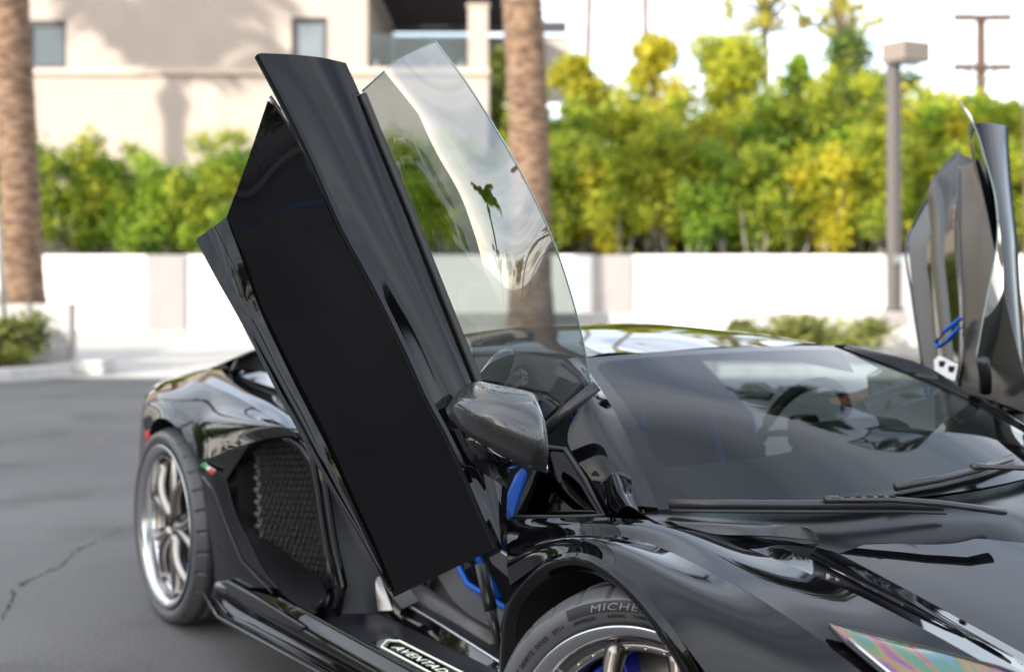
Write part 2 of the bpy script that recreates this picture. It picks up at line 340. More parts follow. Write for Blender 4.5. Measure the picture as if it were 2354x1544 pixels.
for i, px in enumerate((-70, 10, 95, 160, 225, 300, 375, 450, 525, 600, 680, 760, 840, 920, 1000, 1080, 1140)):
    hedge_tree(px+random.uniform(-12, 12), 27.2+random.random()*.8, (.80, .93, .97, .80, .92, .85, .88, .78, .93, .95, .98)[i % 11], (1, 0, 1, 2, 0, 1, 1, 0, 2, 1, 1)[i % 11], LBL[0], 'hedge trees below the building')
for i in range(17):
    px = 1190 + i*78 + random.uniform(-14, 14)
    hedge_tree(px, 27.2+random.random()*.9, random.uniform(.82, .98), (0, 2, 3, 0, 2, 0, 1)[i % 7], LBL[1], 'hedge trees right of the building')
for i in range(14):
    px = 1215 + i*92 + random.uniform(-20, 20)
    hedge_tree(px, 29.3+random.random()*.6, random.uniform(1.12, 1.3), (0, 1, 2, 0, 3, 1)[i % 6], 'taller leafy tree in the second row behind the hedge', 'second row of trees behind the hedge', 1.25)
dark_fence = bx('boundary_fence', (0, 30.4, 1.25), (80, .08, 2.5), M['fence'], None); tag(dark_fence, 'dark fence sheet added to darken the gaps behind the hedge trunks', 'fence')  # dark sheet put in to fill the dark gaps between the trunks
def big_tree(px, D, ytop, ybot, wpx, mname, label, seed, n=4200, nc=26, size=.13, dens=1.0, name='tall_tree'):
    x = (px-1177)/2950*D; zt = 1.307+(608-ytop)/2950*D; zb = 1.307+(608-ybot)/2950*D; hw = wpx/2950*D/2
    r = np.random.default_rng(seed); cl = []
    for k in range(nc):
        u = r.random(); z = zb+(zt-zb)*u; wd = hw*(math.sin(math.pi*min(.12+.88*u, .97))**.7); s = (.14+.16*r.random())*min(hw, (zt-zb)*.5)*dens+(.12 if dens > .6 else .10)
        cl.append((r.normal(0, .5)*wd, r.normal(0, .4)*wd, z, s*1.2, s*1.2, s))
    t = empty(name, (x, D, 0)); tag(t, label, 'tree')
    link('crown', crown_mesh('crown', cl, n, size, seed, M[mname]), t)
    parts = [tube([(0, 0, 0), (.05, 0, zb*.5), (0, .05, zb), (0.05, 0, zb+(zt-zb)*.55)], [.16, .13, .10, .04], 8)]
    for c in cl[::(3 if dens > .6 else 1)]: parts.append(tube([(0, 0, zb+.3*(c[2]-zb)), (c[0]*.5, c[1]*.5, c[2]-.35), c[:3]], [.06, .04, .015], 5))
    V, F = join(parts); me('trunk', V, F, M['bark'], t)
for k, (px, D, yt, yb, wp, mn, lb, dn) in enumerate((
    (1325, 33, 150, 470, 150, 'leaf_yellow', 'narrow bright yellow tree beside the right palm trunk', 1),
    (1500, 34, 105, 420, 210, 'leaf_yellow', 'rounded yellow tree below the thin palm trunks', 1),
    (1690, 34, 55, 420, 240, 'leaf_hedge', 'broad yellow green tree rising highest over the hedge', 1.1),
    (1835, 36, 120, 420, 90, 'leaf_green', 'slim green pointed tree between the broad crowns', .9),
    (1960, 35, 85, 430, 230, 'leaf_dark', 'dark green tree crown behind the lamp post', 1.1),
    (2130, 33, 240, 470, 240, 'leaf_hedge', 'bushy yellow green tree between lamp post and utility pole', 1.1),
    (2320, 33, 265, 480, 220, 'leaf_green', 'bushy green tree beneath the utility pole', 1.1),
    (1760, 40, -60, 70, 330, 'leaf_yellow', 'tall sparse tree with golden tufts of leaves against the sky', .55),
    (1930, 40, -40, 130, 190, 'leaf_yellow', 'tall sparse tree with thin branches above the dark green crown', .55),
    (1150, 39, 120, 520, 110, 'leaf_dark', 'shaded dark tree squeezed beside the corner of the building', 1.1))):
    big_tree(px, D, yt, yb, wp, mn, lb, 60+k, n=(1700 if dn < .6 else 7500), nc=(30 if dn < .6 else 34), dens=dn, size=(.085 if dn < .6 else .10))
def shrub(x, y, w_, d_, z0, h, mname, label, seed, n=3600):
    r = np.random.default_rng(seed); cl = [(0, 0, h*.45, w_*.42, d_*.42, h*.42)]
    for k in range(16): a = r.random()*6.28; cl.append((math.cos(a)*w_*.36, math.sin(a)*d_*.36, h*(.25+.6*r.random()), w_*.16, d_*.2, h*.2))
    t = empty('shrub', (x, y, z0)); tag(t, label, 'shrub'); link('foliage', crown_mesh('foliage', cl, n, .042, seed, M[mname]), t)
    V, F = join([tube([(0, 0, 0), (math.cos(a)*w_*.1, math.sin(a)*d_*.1, h*.3), (math.cos(a)*w_*.3, math.sin(a)*d_*.3, h*.75)], [.025, .018, .008], 5) for a in (0, 1.3, 2.6, 3.9, 5.2)]); me('stem', V, F, M['bark'], t)
shrub(-5.95, 14.85, 1.15, .85, .12, .62, 'leaf_bush', 'round clipped green shrub inside the curved kerb', 5)
shrub(-7.05, 14.9, 1.2, .9, .12, .6, 'leaf_bush', 'clipped green shrub beside the round one in the kerb bed', 6)
shrub(3.85, 15.6, 1.5, 1.0, .12, .58, 'leaf_bush', 'pale sunlit shrub seen above the black car roof', 7)
shrub(3.0, 15.75, 1.0, .9, .12, .5, 'leaf_bush', 'smaller pale shrub next to the sunlit one by the car roof', 8)

# ------------------------------------------------------------------ palms
def frond_mesh(seed, Lf=3.1):
    r = np.random.default_rng(seed); n = 44; V = []; F = []; pts = []; x = z = 0.; ang = R(52); ds = Lf/n
    for i in range(n+1): pts.append((x, z)); x += math.cos(ang)*ds; z += math.sin(ang)*ds; ang -= R(2.9)*(.5+1.1*i/n)
    Vt, Ft = tube([(p[0], 0, p[1]) for p in pts[::4]], np.linspace(.035, .006, len(pts[::4])), 5); V += [tuple(v) for v in Vt]; F += Ft
    for i in range(5, n+1):
        ll = .62*math.sin(math.pi*(.12+.84*i/n))**.6; px_, pz_ = pts[i]
        for s in (-1, 1):
            o = len(V); fwd = .5+r.normal(0, .08); dr = -.28+r.normal(0, .12); wv = .022
            e = (px_+ll*fwd, s*ll*.8, pz_+ll*dr); m_ = (px_+ll*fwd*.5, s*ll*.42, pz_+ll*.05)
            V += [(px_-wv, 0, pz_), (px_+wv, 0, pz_), (m_[0]+wv, m_[1], m_[2]), e, (m_[0]-wv, m_[1], m_[2])]; F.append((o, o+1, o+2, o+3, o+4))
    d = bpy.data.meshes.new('frond'); d.from_pydata(V, [], F); d.update(); d.materials.append(M['leaf_palm']); return d
FR = [frond_mesh(s) for s in (1, 2, 3)]
def palm_trunk(h, r0, lean, seed):
    n = int(h/.05); m_ = 28; V = []; F = []; r = np.random.default_rng(seed); ph = r.random()*6
    for i in range(n+1):
        z = h*i/n; base = r0*(1+.30*math.exp(-z/.35)) * (1-.06*z/h); ring = .035*((i % 2)*2-1) + r.normal(0, .012)
        xo = lean[0]*z/h + .03*math.sin(z*.8+ph); yo = lean[1]*z/h
        for j in range(m_):
            a = 2*math.pi*j/m_; q = base*(1+ring+.02*math.sin(3*a+z)+r.normal(0, .008)); V.append((xo+q*math.cos(a), yo+q*math.sin(a), z))
        if i: F += [((i-1)*m_+j, (i-1)*m_+(j+1) % m_, i*m_+(j+1) % m_, i*m_+j) for j in range(m_)]
    return V, F
def palm(x, y, z0, h, r0, lean, label, seed, nf=46, name='palm_tree', fs=1.0):
    t = empty(name, (x, y, z0)); tag(t, label, 'palm')
    V, F = palm_trunk(h, r0, lean, seed); me('trunk', V, F, M['palmbark'], t)
    r = np.random.default_rng(seed)
    V, F = tube([(lean[0], lean[1], h-.7), (lean[0], lean[1], h-.2), (lean[0], lean[1], h+.35)], [r0*1.0, r0*1.5, r0*.4], 12); me('crown_shaft', V, F, M['palmbark'], t)
    for k in range(nf):
        f = link('frond', FR[k % 3], t, (lean[0], lean[1], h+.1)); el = R(-62+78*((k*.618) % 1)); s = fs*(.85+.3*r.random())
        f.rotation_euler = (r.normal(0, .15), el, k*2.399); f.scale = (s, s, s)
    return t
palm((50-1177)/2950*16.7, 16.7, .7, 7.6, .245, (-.25, 0), 'thick palm trunk standing in the raised planter by the round shrub', 3)
palm((1224-1177)/2950*17.2, 17.2, .4, 8.2, .275, (-.26, 0), 'thick ringed palm trunk rising behind the raised door window', 4)
palm(-12.6, 17, .4, 9.2, .26, (.2, 0), 'tall palm further along the planter row shading the building', 5)
palm(-26.5, 17, 0, 15.4, .26, (-.1, 0), 'tallest palm at the far end of the planter row', 6, nf=17, fs=1.9)
palm(7.2, 17.4, .3, 9.2, .26, (.1, 0), 'palm growing in the planter beyond the lamp post', 8)
for px, hh in ((1347, 24), (1478, 25)):
    palm((px-1177)/2950*72, 72, 0, hh, .19, (.25, 0), 'very thin distant palm trunk above the yellow trees', int(px), 24, 'slender_palm', .7)['group'] = 'slender distant palms'

# ------------------------------------------------------------------ stucco building
DB = 36.0
def bxp(x): return (x-1177)/2950*DB
def bzp(y): return 1.307+(608-y)/2950*DB
bld = empty('stucco_building', (bxp(500), DB, 0)); tag(bld, 'pale two storey stucco building with corner balcony and dark pergola', 'building')
x0 = bxp(500)
def bb(name, xa, xb, ya, yb, za, zb, m, parent=None, bevel=.02):
    return bx(name, ((xa+xb)/2-(x0 if parent is bld else 0), (ya+yb)/2-(DB if parent is bld else 0), (za+zb)/2), (xb-xa, yb-ya, zb-za), m, parent, bevel=bevel)
zl = bzp(163)
bb('lower_wall', -32, bxp(1123), DB, DB+14, 0, zl, M['stucco'], bld)
WN = [(58, 152, 47, 158), (670, 753, 40, 152)]
xs = [-32] + [bxp(v) for q in WN for v in q[:2]] + [bxp(845)]
zu = 9.9
for i in range(0, len(xs), 2): bb('upper_wall', xs[i], xs[i+1], DB+.02, DB+8, zl+.001, zu, M['stucco'], bld)
for (a, b, c, d) in WN:
    bb('upper_wall', bxp(a), bxp(b), DB+.02, DB+8, zl+.001, bzp(d), M['stucco'], bld, 0); bb('upper_wall', bxp(a), bxp(b), DB+.02, DB+8, bzp(c), zu, M['stucco'], bld, 0)
    wn = bb('window', bxp(a), bxp(b), DB+.16, DB+.20, bzp(d), bzp(c), M['pane'], bld, 0)
    cu = me('pale_sheet', [(-.35+.07*k, .14+.03*(k % 2), z) for z in (-.66, .66) for k in range(11)], [(k, k+1, k+12, k+11) for k in range(10)], M['pale_sheet'], wn)  # pale folded sheet added for the brightness of sky reflected in the pane
    V, F = join([box((0, -.04, s*(bzp(c)-bzp(d)-.13)/2), (bxp(b)-bxp(a), .1, .13)) for s in (-1, 1)] + [box((s*(bxp(b)-bxp(a)-.13)/2, -.041, 0), (.13, .1, bzp(c)-bzp(d)-.26)) for s in (-1, 1)])
    me('frame', V, F, M['darkmetal'], wn, smooth=False)
bb('ledge', -32, bxp(1126), DB-.10, DB+.018, zl-.12, zl+.06, M['trimbeige'], bld)
bb('balcony_floor', bxp(846), bxp(1123), DB+.02, DB+8, zl+.002, zl+.1, M['stucco'], bld)
bb('balcony_post', bxp(1076), bxp(1122), DB+.05, DB+.55, zl+.1, bzp(14), M['stucco'], bld)
bb('balcony_coping', bxp(1072), bxp(1126), DB+.01, DB+.6, bzp(14), bzp(8), M['trimbeige'], bld)
rl = bb('balcony_railing', bxp(848), bxp(1074), DB+.2, DB+.215, zl+.16, bzp(76), M['railglass'], bld, 0)
for k in range(4): bx('rail_clamp', (-1.2+.8*k, 0, -.4), (.06, .05, .18), M['galv'], rl, bevel=0)
bb('balcony_back_wall', bxp(846), bxp(1340), DB+7.9, DB+8.1, zl+.1, 9.1, M['stucco_grey'], bld)
pg = bb('pergola_beam', bxp(846), bxp(1170), DB-.2, DB, 9.55, 9.95, M['pergola'], bld)
bb('pergola_beam', bxp(846), bxp(1330), DB+7.5, DB+7.8, 9.2, 9.55, M['pergola'], bld)
for k in range(26): bb('pergola_slat', bxp(849), bxp(1200), DB+.1+.28*k, DB+.32+.28*k, 9.35, 9.43, M['pergola'], bld, 0)
for k in range(3): bb('pergola_rafter', bxp(880)+1.4*k, bxp(880)+1.4*k+.14, DB, DB+7.5, 9.43, 9.6, M['pergola'], bld, 0)

# ------------------------------------------------------------------ street furniture
lp = empty('lamp_post', ((2055-1177)/2950*17.6, 17.6, .38)); tag(lp, 'square grey lamp post with box head on a concrete base', 'lamp post')
bx('base', (0, 0, .145), (.30, .30, .29), M['pilaster'], lp, bevel=.02)
bx('post', (0, 0, 1.98), (.145, .145, 3.40), M['lamp_grey'], lp, rz=.5, bevel=.012)
bx('collar', (0, 0, .32), (.2, .2, .05), M['lamp_grey'], lp, rz=.5)
hd = bx('lamp_head', (.13, -.1, 3.81), (.50, .42, .27), M['lamp_head'], lp, rz=.5, bevel=.02)
bx('lens', (0, 0, -.14), (.4, .32, .01), M['pale_sheet'], hd, bevel=0)
bx('junction_box', (.02, -.09, 1.0), (.08, .05, .12), M['galv'], lp)
up = empty('utility_pole', ((2255-1177)/2950*45, 45, 0)); tag(up, 'brown wooden utility pole with two crossarms against the sky', 'utility pole')
zp = lambda y: 1.307+(608-y)/2950*45
tb('pole', [(0, 0, 0), (0, 0, 5), (0, 0, zp(36))], [.21, .19, .17], M['wood'], up)
for y in (43, 157):
    bx('crossarm', (0, -.16, zp(y)), (2.05, .14, .24), M['wood'], up)
    for k in (-.95, -.72, -.45, .45, .72, .95): tb('insulator', [(k, -.16, zp(y)+.07), (k, -.16, zp(y)+.17), (k, -.16, zp(y)+.24)], [.04, .055, .03], M['galv'], up, n=8)
for sg in (-1, 1): tb('brace', [(sg*.6, -.1, zp(157)-.05), (0, -.1, zp(157)-.6)], .03, M['wood'], up)
st = empty('tree_stake', (-5.98, 15.25, .1)); tag(st, 'thin leaning metal stake beside the thick palm in the planter', 'stake')
tb('rod', [(0, 0, 0), (-.11, 0, 1.3), (-.2, 0, 2.6)], .028, M['galv'], st); tb('cap', [(-.2, 0, 2.6), (-.202, 0, 2.64)], .036, M['darkmetal'], st)

# ------------------------------------------------------------------ building behind the photographer that shades the car park
sb = empty('office_building', (-60, -26.5, 0)); tag(sb, 'long white office block across the car park shading the car', 'building')
M['tan'] = mat('tan', (.74, .72, .69), .9, noise=(.6, (.70, .68, .65)))
bx('wall', (0, -5, 10.0), (76, 10, 20.0), M['tan'], sb, bevel=.05)
bx('parapet', (0, .1, 19.85), (76.4, .4, .4), M['trimbeige'], sb)
for fl in range(2):
    for k in range(16):
        wq = bx('window', (-34.5+4.6*k, .03, 1.8+3.6*fl), (2.6, .1, 1.5), M['pane'], sb, bevel=0)
        V, F = join([box((0, .07, s*.78), (2.8, .1, .12)) for s in (-1, 1)] + [box((s*1.34, .07, 0), (.12, .1, 1.44)) for s in (-1, 0, 1)]); me('frame', V, F, M['darkmetal'], wq, smooth=False)

# trees and palms on the far side of the car park, behind the photographer: the paint and glass mirror them
for k, (x, y, h, wd, mn, lb) in enumerate(((-6, -34, 6.5, 6, 'leaf_dark', 'dark round tree beside the end of the office block'), (1, -38, 7.0, 7, 'leaf_green', 'green tree across the car park behind the photographer'), (9, -36, 5.5, 6, 'leaf_dark', 'low dark tree across the car park'), (17, -33, 7.5, 7, 'leaf_hedge', 'yellow green tree across the car park'), (25, -27, 6.5, 7, 'leaf_green', 'spreading green tree at the side street'), (31, -16, 6.0, 6, 'leaf_dark', 'dark tree beside the side street entrance'), (33, -4, 7.0, 7, 'leaf_hedge', 'broad yellow green tree opposite the car'), (30, 8, 6.5, 6, 'leaf_green', 'green tree past the lamp post'))):
    r = np.random.default_rng(90+k); cl = [(r.normal(0, wd*.22), r.normal(0, wd*.22), h*(.45+.5*r.random()), wd*.16, wd*.16, h*.12) for q in range(18)]
    t = empty('street_tree', (x, y, 0)); tag(t, lb, 'tree'); link('crown', crown_mesh('crown', cl, 1500, .22, 90+k, M[mn]), t); tb('trunk', [(0, 0, 0), (.1, 0, h*.3), (0, 0, h*.7)], [.22, .17, .06], M['bark'], t)
palm(-3.2, -17, 0, 7.6, .25, (.2, 0), 'palm with a full crown standing behind the photographer', 21)
palm(8.5, -23, 0, 10.0, .25, (-.3, 0), 'taller palm across the car park near the low dark tree', 22)

M['bluepaint'] = mat('bluepaint', (.03, .14, .42), .7, noise=(30, (.05, .17, .45))); M['whitepaint'] = mat('whitepaint', (.62, .62, .6), .7, noise=(25, (.5, .5, .48)))
for (xa, ya, xb, yb, mm) in ((-6.6, .2, -6.6, 5.2, 'bluepaint'),):
    pm = me('parking_marking', [(xa-.05, ya, .004), (xa+.05, ya, .004), (xb+.05, yb, .004), (xb-.05, yb, .004)], [(0, 1, 2, 3)], M[mm], smooth=False); tag(pm, kind='structure')

kerb([(-11.2, 13.0), (-11.0, 6.0), (-10.4, 1.0), (-9.5, -4.0), (-9.2, -9.0)], 'long white kerb along the side of the car park')
for i in range(10):
    t = empty('hedge_tree', (-12.6-.3*(i % 2)+i*.12, 11.5-2.0*i, 0), i*1.7); tag(t, 'dense hedge tree standing along the white side kerb', 'tree', 'hedge along the side kerb')
    link('crown', hv[(1, 0, 2)[i % 3]], t, (0, 0, -1.0), sc=(1.7, 1.7, 1.0)); link('trunk', tv[i % 3], t)
# ------------------------------------------------------------------ the car (own frame: x forward, y to its left, front axle at x = 0)
M['paint'] = mat('paint', (.0025, .0025, .0035), .02, spec=.37)
M['gloss'] = mat('gloss', (.004, .004, .005), .06, coat=.6)
M['jamb_silver'] = mat('jamb_silver', (.30, .29, .28), .3, metal=.8); M['grey_leather'] = mat('grey_leather', (.085, .085, .088), .38, bump=(220, .3, .001))
M['cowl'] = mat('cowl', (.008, .008, .009), .22, spec=.25)
M['matte'] = mat('matte', (.010, .010, .011), .45)
M['satin'] = mat('satin', (.022, .022, .025), .32)
M['rubber'] = mat('rubber', (.022, .022, .024), .55, bump=(300, .25, .001))
M['tyre'] = mat('tyre', (.085, .085, .09), .42, bump=(350, .15, .0006))
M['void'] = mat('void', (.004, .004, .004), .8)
M['carbon'] = carbon_mat('carbon', 330, .004, .034)
M['carbon_fine'] = carbon_mat('carbon_fine', 420, .006, .022); M['carbon_fine'].node_tree.nodes['Principled BSDF'].inputs['Coat Weight'].default_value = .35; M['carbon_door'] = carbon_mat('carbon_door', 260, .006, .030)
for _k, _v in (('Coat Weight', .45), ('Coat Roughness', .12)): M['carbon_door'].node_tree.nodes['Principled BSDF'].inputs[_k].default_value = _v
M['leather'] = mat('leather', (.020, .020, .023), .42, bump=(220, .3, .001))
M['alcantara'] = mat('alcantara', (.030, .034, .036), .9)
M['blue'] = mat('blue', (.004, .12, .62), .6)
M['bluecal'] = mat('bluecal', (.005, .02, .45), .3, coat=.5)
M['chrome'] = mat('chrome', (.60, .61, .63), .2, metal=1)
M['bronze'] = mat('bronze', (.33, .305, .28), .3, metal=1)
M['disc'] = mat('disc', (.18, .17, .165), .45, metal=1)
M['white'] = mat('white', (.75, .75, .72), .5); M['green'] = mat('green', (.02, .35, .06), .4); M['red'] = mat('red', (.65, .04, .02), .35)
M['letter'] = mat('letter', (.17, .17, .175), .6)
M['lit'] = mat('lit', (.75, .78, .66), .5, emit=((.85, .95, .75), .25))
M['silver'] = mat('silver', (.55, .56, .57), .3, metal=1)
M['wind'] = glass_mat('wind', (.29, .36, .345), 1.52, 0, .68); M['frit'] = mat('frit', (.004, .004, .005), .12, spec=.25)
M['side'] = glass_mat('side', (.29, .33, .32), 1.5, 0, 5.5)
M['quarter'] = glass_mat('quarter', (.05, .055, .055), 1.5, 0, .5)
def lens_mat():
    m = mat('headlamp_lens', rough=.05, coat=1.0); t = m.node_tree; b = t.nodes['Principled BSDF']
    tcn = t.nodes.new('ShaderNodeTexCoord'); mpn = t.nodes.new('ShaderNodeMapping'); mpn.inputs['Rotation'].default_value = (0, 0, .5); t.links.new(tcn.outputs['Object'], mpn.inputs[0])
    wv = t.nodes.new('ShaderNodeTexNoise'); wv.inputs['Scale'].default_value = 7; wv.inputs['Distortion'].default_value = 1.2; wv.inputs['Detail'].default_value = 1.5
    mpn.inputs['Scale'].default_value = (1, 3.0, 1); t.links.new(mpn.outputs[0], wv.inputs['Vector'])
    rp = t.nodes.new('ShaderNodeValToRGB'); e = rp.color_ramp.elements; cols = [(.09, .035, .16), (.045, .13, .19), (.05, .13, .07), (.18, .13, .045), (.20, .045, .09), (.05, .05, .18), (.05, .15, .13)]  # rainbow sheen of polarised light, painted into the lens colour
    e[0].position = .28; e[0].color = (*cols[0], 1); e[1].position = .74; e[1].color = (*cols[-1], 1)
    for i, c in enumerate(cols[1:-1]): q = e.new(.36+.075*i); q.color = (*c, 1)
    t.links.new(wv.outputs[0], rp.inputs[0]); t.links.new(rp.outputs[0], b.inputs['Base Color']); return m
M['lens'] = lens_mat()
EYE = (1.905, -2.555, 1.307)
car = empty('sports_car', (1.0635, 3.0044, 0), -R(56.2)); tag(car, 'glossy black low sports car with both scissor doors raised', 'car')
def up_mid(a, b, off, w=.5): return [tuple(np.array(p)*(1-w)+np.array(q)*w+np.array(off)) for p, q in zip(a, b)]
def both(name, Gs, m, **k):
    Gs = Gs if isinstance(Gs, list) else [Gs]
    o = panel(name, Gs, m, car, face=EYE, **k)
    return o, panel(name, [mirror(G) for G in Gs], m, car, face=(EYE[0], -EYE[1], EYE[2]), **k)

# --- front fender
LIP = [(-0.41, -0.995, 0.3683), (-0.4117, -0.995, 0.4748), (-0.4049, -0.995, 0.5332), (-0.3798, -0.995, 0.5812), (-0.3306, -0.995, 0.6242), (-0.2798, -0.995, 0.6566), (-0.2154, -0.995, 0.6803), (-0.1492, -0.995, 0.6917), (-0.1079, -0.995, 0.6887), (-0.0398, -1.000, 0.6779), (-0.0001, -1.000, 0.6622), (0.0446, -1.005, 0.6433), (0.0868, -1.010, 0.6176), (0.116, -1.010, 0.5992), (0.1447, -1.010, 0.5702), (0.1752, -1.010, 0.5346)]
CREST = [(-0.4903, -0.99, 0.3449), (-0.4832, -0.99, 0.463), (-0.4709, -0.99, 0.5432), (-0.4202, -0.995, 0.6008), (-0.3543, -1.000, 0.6497), (-0.2845, -1.005, 0.6952), (-0.2069, -1.010, 0.7203), (-0.1409, -1.010, 0.7335), (-0.0844, -1.010, 0.7304), (-0.0207, -1.010, 0.715), (0.0238, -1.010, 0.7001), (0.0729, -1.015, 0.6795), (0.1156, -1.020, 0.6595), (0.1491, -1.020, 0.6413), (0.1864, -1.020, 0.6077), (0.2182, -1.020, 0.5714)]
band = loft([LIP, up_mid(LIP, CREST, (0, -.014, 0)), CREST], 64, 8, sm=6)
CR2 = [(-0.4414, -0.99, 0.6024), (-0.3543, -1.000, 0.6497), (-0.2845, -1.005, 0.6952), (-0.2069, -1.010, 0.7203), (-0.1409, -1.010, 0.7335), (-0.0844, -1.010, 0.7304), (-0.0207, -1.010, 0.715), (0.0238, -1.010, 0.7001), (0.0729, -1.015, 0.6795), (0.1156, -1.020, 0.6595), (0.1491, -1.020, 0.6413), (0.2429, -1.010, 0.5649), (0.3289, -0.98, 0.4756), (0.4197, -0.93, 0.3488)]
L1 = [(-0.4894, -0.965, 0.6698), (-0.4379, -0.96, 0.6902), (-0.3781, -0.955, 0.7099), (-0.3026, -0.94, 0.7308), (-0.2374, -0.92, 0.7453), (-0.1812, -0.895, 0.7504), (-0.1235, -0.865, 0.7418), (-0.08, -0.858, 0.7347), (-0.021, -0.852, 0.724), (0.0368, -0.847, 0.714), (0.0984, -0.842, 0.7014), (0.2574, -0.832, 0.6584), (0.4156, -0.818, 0.5987), (0.5736, -0.793, 0.5169)]
SHUT = [(-0.5439, -0.93, 0.7222), (-0.5068, -0.925, 0.7307), (-0.4436, -0.915, 0.741), (-0.3654, -0.9, 0.7532), (-0.3052, -0.88, 0.7627), (-0.2549, -0.86, 0.7697), (-0.1829, -0.8, 0.7693), (-0.1618, -0.77, 0.7631), (-0.1247, -0.73, 0.751), (-0.0906, -0.7, 0.7407), (-0.0274, -0.68, 0.7233), (0.175, -0.655, 0.6922), (0.3639, -0.64, 0.6533), (0.5575, -0.62, 0.5983)]
mA = [tuple((np.array(p)+np.array(q))/2 + np.array((0, -.016, .016))*min(1, .3+i/5)) for i, (p, q) in enumerate(zip(CR2, L1))]
facA = loft([CR2, mA, L1], 66, 12, sm=26)
facB = loft([L1, up_mid(L1, SHUT, (0, 0, .004)), SHUT], 66, 10, sm=26)
fen, fen2 = both('front_fender', [band, facA, facB], M['paint'], thick=.008, bevel=.0015)
inn = [LIP, [(p[0], -.93, p[2]+.02) for p in LIP], [(p[0]*1.02, -.55, p[2]+.03) for p in LIP]]
both('wheel_arch_liner', loft(inn, 40, 6), M['void'], thick=0, bevel=0)

# --- hood
fb_ = facB[-1]; k0 = int(np.argmin(abs(fb_[:, 0]-(-.085)))); HS = [tuple(p+np.array((0, .006, -.004))) for p in herm(fb_[k0:], np.arange(len(fb_)-k0, dtype=float), 7)]
HL = [(0.0096, -0.5, 0.7219), (0.0652, -0.49, 0.7061), (0.128, -0.48, 0.6872), (0.223, -0.465, 0.6561), (0.3145, -0.45, 0.6226), (0.4007, -0.435, 0.5905), (0.4998, -0.42, 0.5533)]
HE = [(0.0618, -0.35, 0.6861), (0.1228, -0.22, 0.6992), (0.1136, -0.09, 0.7195)]
_p = np.array(HL+HE[:2]+[(.62, -.1, .545), (.3, -.05, .655)]); _A = np.c_[np.ones(len(_p)), _p[:, 0], _p[:, 0]**2, _p[:, 1]**2]; _c = np.linalg.lstsq(_A, _p[:, 2], rcond=None)[0]
def hz(x, y): return float(_c @ np.array((1, x, x*x, y*y)))
HL = [(p[0], p[1], hz(p[0], p[1])) for p in HL]
def fwd(p, n=7, xe=.62): return [(p[0]+(xe-p[0])*i/(n-1), p[1], hz(p[0]+(xe-p[0])*i/(n-1), p[1])) for i in range(n)]
HC = [fwd(q) for q in HE]
hood_n = loft([HS, up_mid(HS, HL, (0, 0, .004)), HL], 40, 10, sm=10)
hood_n[0] = herm(HS, knots([HS]), 40)
hood_c = loft([HL, HC[0], HC[1], HC[2], [(p[0], 0, p[2]+.001) for p in HC[2]], [(p[0], -p[1], p[2]) for p in HC[2]], [(p[0], -p[1], p[2]) for p in HC[1]], [(p[0], -p[1], p[2]) for p in HC[0]], [(p[0], -p[1], p[2]) for p in HL]], 40, 36, sm=10)
hood_c = smooth_u(hood_c.transpose(1, 0, 2), 8).transpose(1, 0, 2)
hood = panel('hood', [hood_n, hood_c, mirror(hood_n)], M['paint'], car, thick=.006, bevel=.0015, face=(EYE[0], EYE[1], 9))
# nose in front of the visible part, so reflections and side views stay closed
nose = [[(x, y, z) for (x, z) in ((.62, .50 if abs(y) < .5 else .53), (.85, .40), (1.02, .28), (1.05, .12))] for y in (-.84, -.6, -.3, 0, .3, .6, .84)]
panel('front_bumper', loft(nose, 12, 24), M['paint'], car, face=(9, 0, 3))
TR0 = [(-0.1837, -0.785, 0.7648), (-0.1358, -0.72, 0.7637), (-0.0882, -0.64, 0.7599), (-0.0353, -0.565, 0.7558), (0.0009, -0.53, 0.7524)]
TR1 = [(-0.1399, -0.765, 0.7607), (-0.0907, -0.706, 0.7432), (-0.0391, -0.65, 0.7438), (-0.0193, -0.575, 0.7339), (0.0118, -0.505, 0.7229)]
TRM = up_mid(TR0, TR1, (0, 0, .006))
both('hood_vent_trim', loft([TR0, TRM, TR1], 24, 6), M['carbon_fine'], thick=.004, bevel=.001)
# --- windscreen with its black edge band
wb = [(-.235, -.745, .776), (-.07, -.42, .776), (-.01, 0, .776), (-.07, .42, .776), (-.235, .745, .776)]
wt = [(-.85, -.50, 1.055), (-.835, -.26, 1.064), (-.83, 0, 1.067), (-.835, .26, 1.064), (-.85, .50, 1.055)]
wm = up_mid(wb, wt, (.012, 0, .022))
G = loft([wb, wm, wt], 141, 91)
V, F = grids([G]); ws = me('windscreen', V, F, [M['wind'], M['frit']], car)
for k, p in enumerate(ws.data.polygons):
    i, j = divmod(k, 140); du = min(j, 139-j)*.0105; dv = i*.0078 if i < 45 else (89-i)*.0078
    a_, b_ = .048-du, .030-dv; rc = .06
    inside = du > .048 and dv > .030 and not (du < .048+rc and dv < .030+rc and math.hypot(.048+rc-du, .030+rc-dv) > rc)
    if not inside: p.material_index = 1
fr_cowl = [(-0.1829, -0.8, 0.7684), (-.02, -.42, .735), (.07, -.13, .73), (.09, 0, .73), (.07, .13, .73), (-.02, .42, .735), mirror((-0.1829, -0.8, 0.7684))]
bk_cowl = [(-.26, -.765, .770), (-.10, -.42, .762), (-.045, -.13, .762), (-.04, 0, .762), (-.045, .13, .762), (-.10, .42, .762), (-.26, .765, .770)]
lo_cowl = [(.02, -.70, .69), (.1, -.42, .69), (.16, -.13, .67), (.2, 0, .67), (.16, .13, .67), (.1, .42, .69), (.02, .70, .69)]
panel('cowl_panel', loft([bk_cowl, fr_cowl, lo_cowl], 30, 10), M['cowl'], car, face=(0, 0, 9))
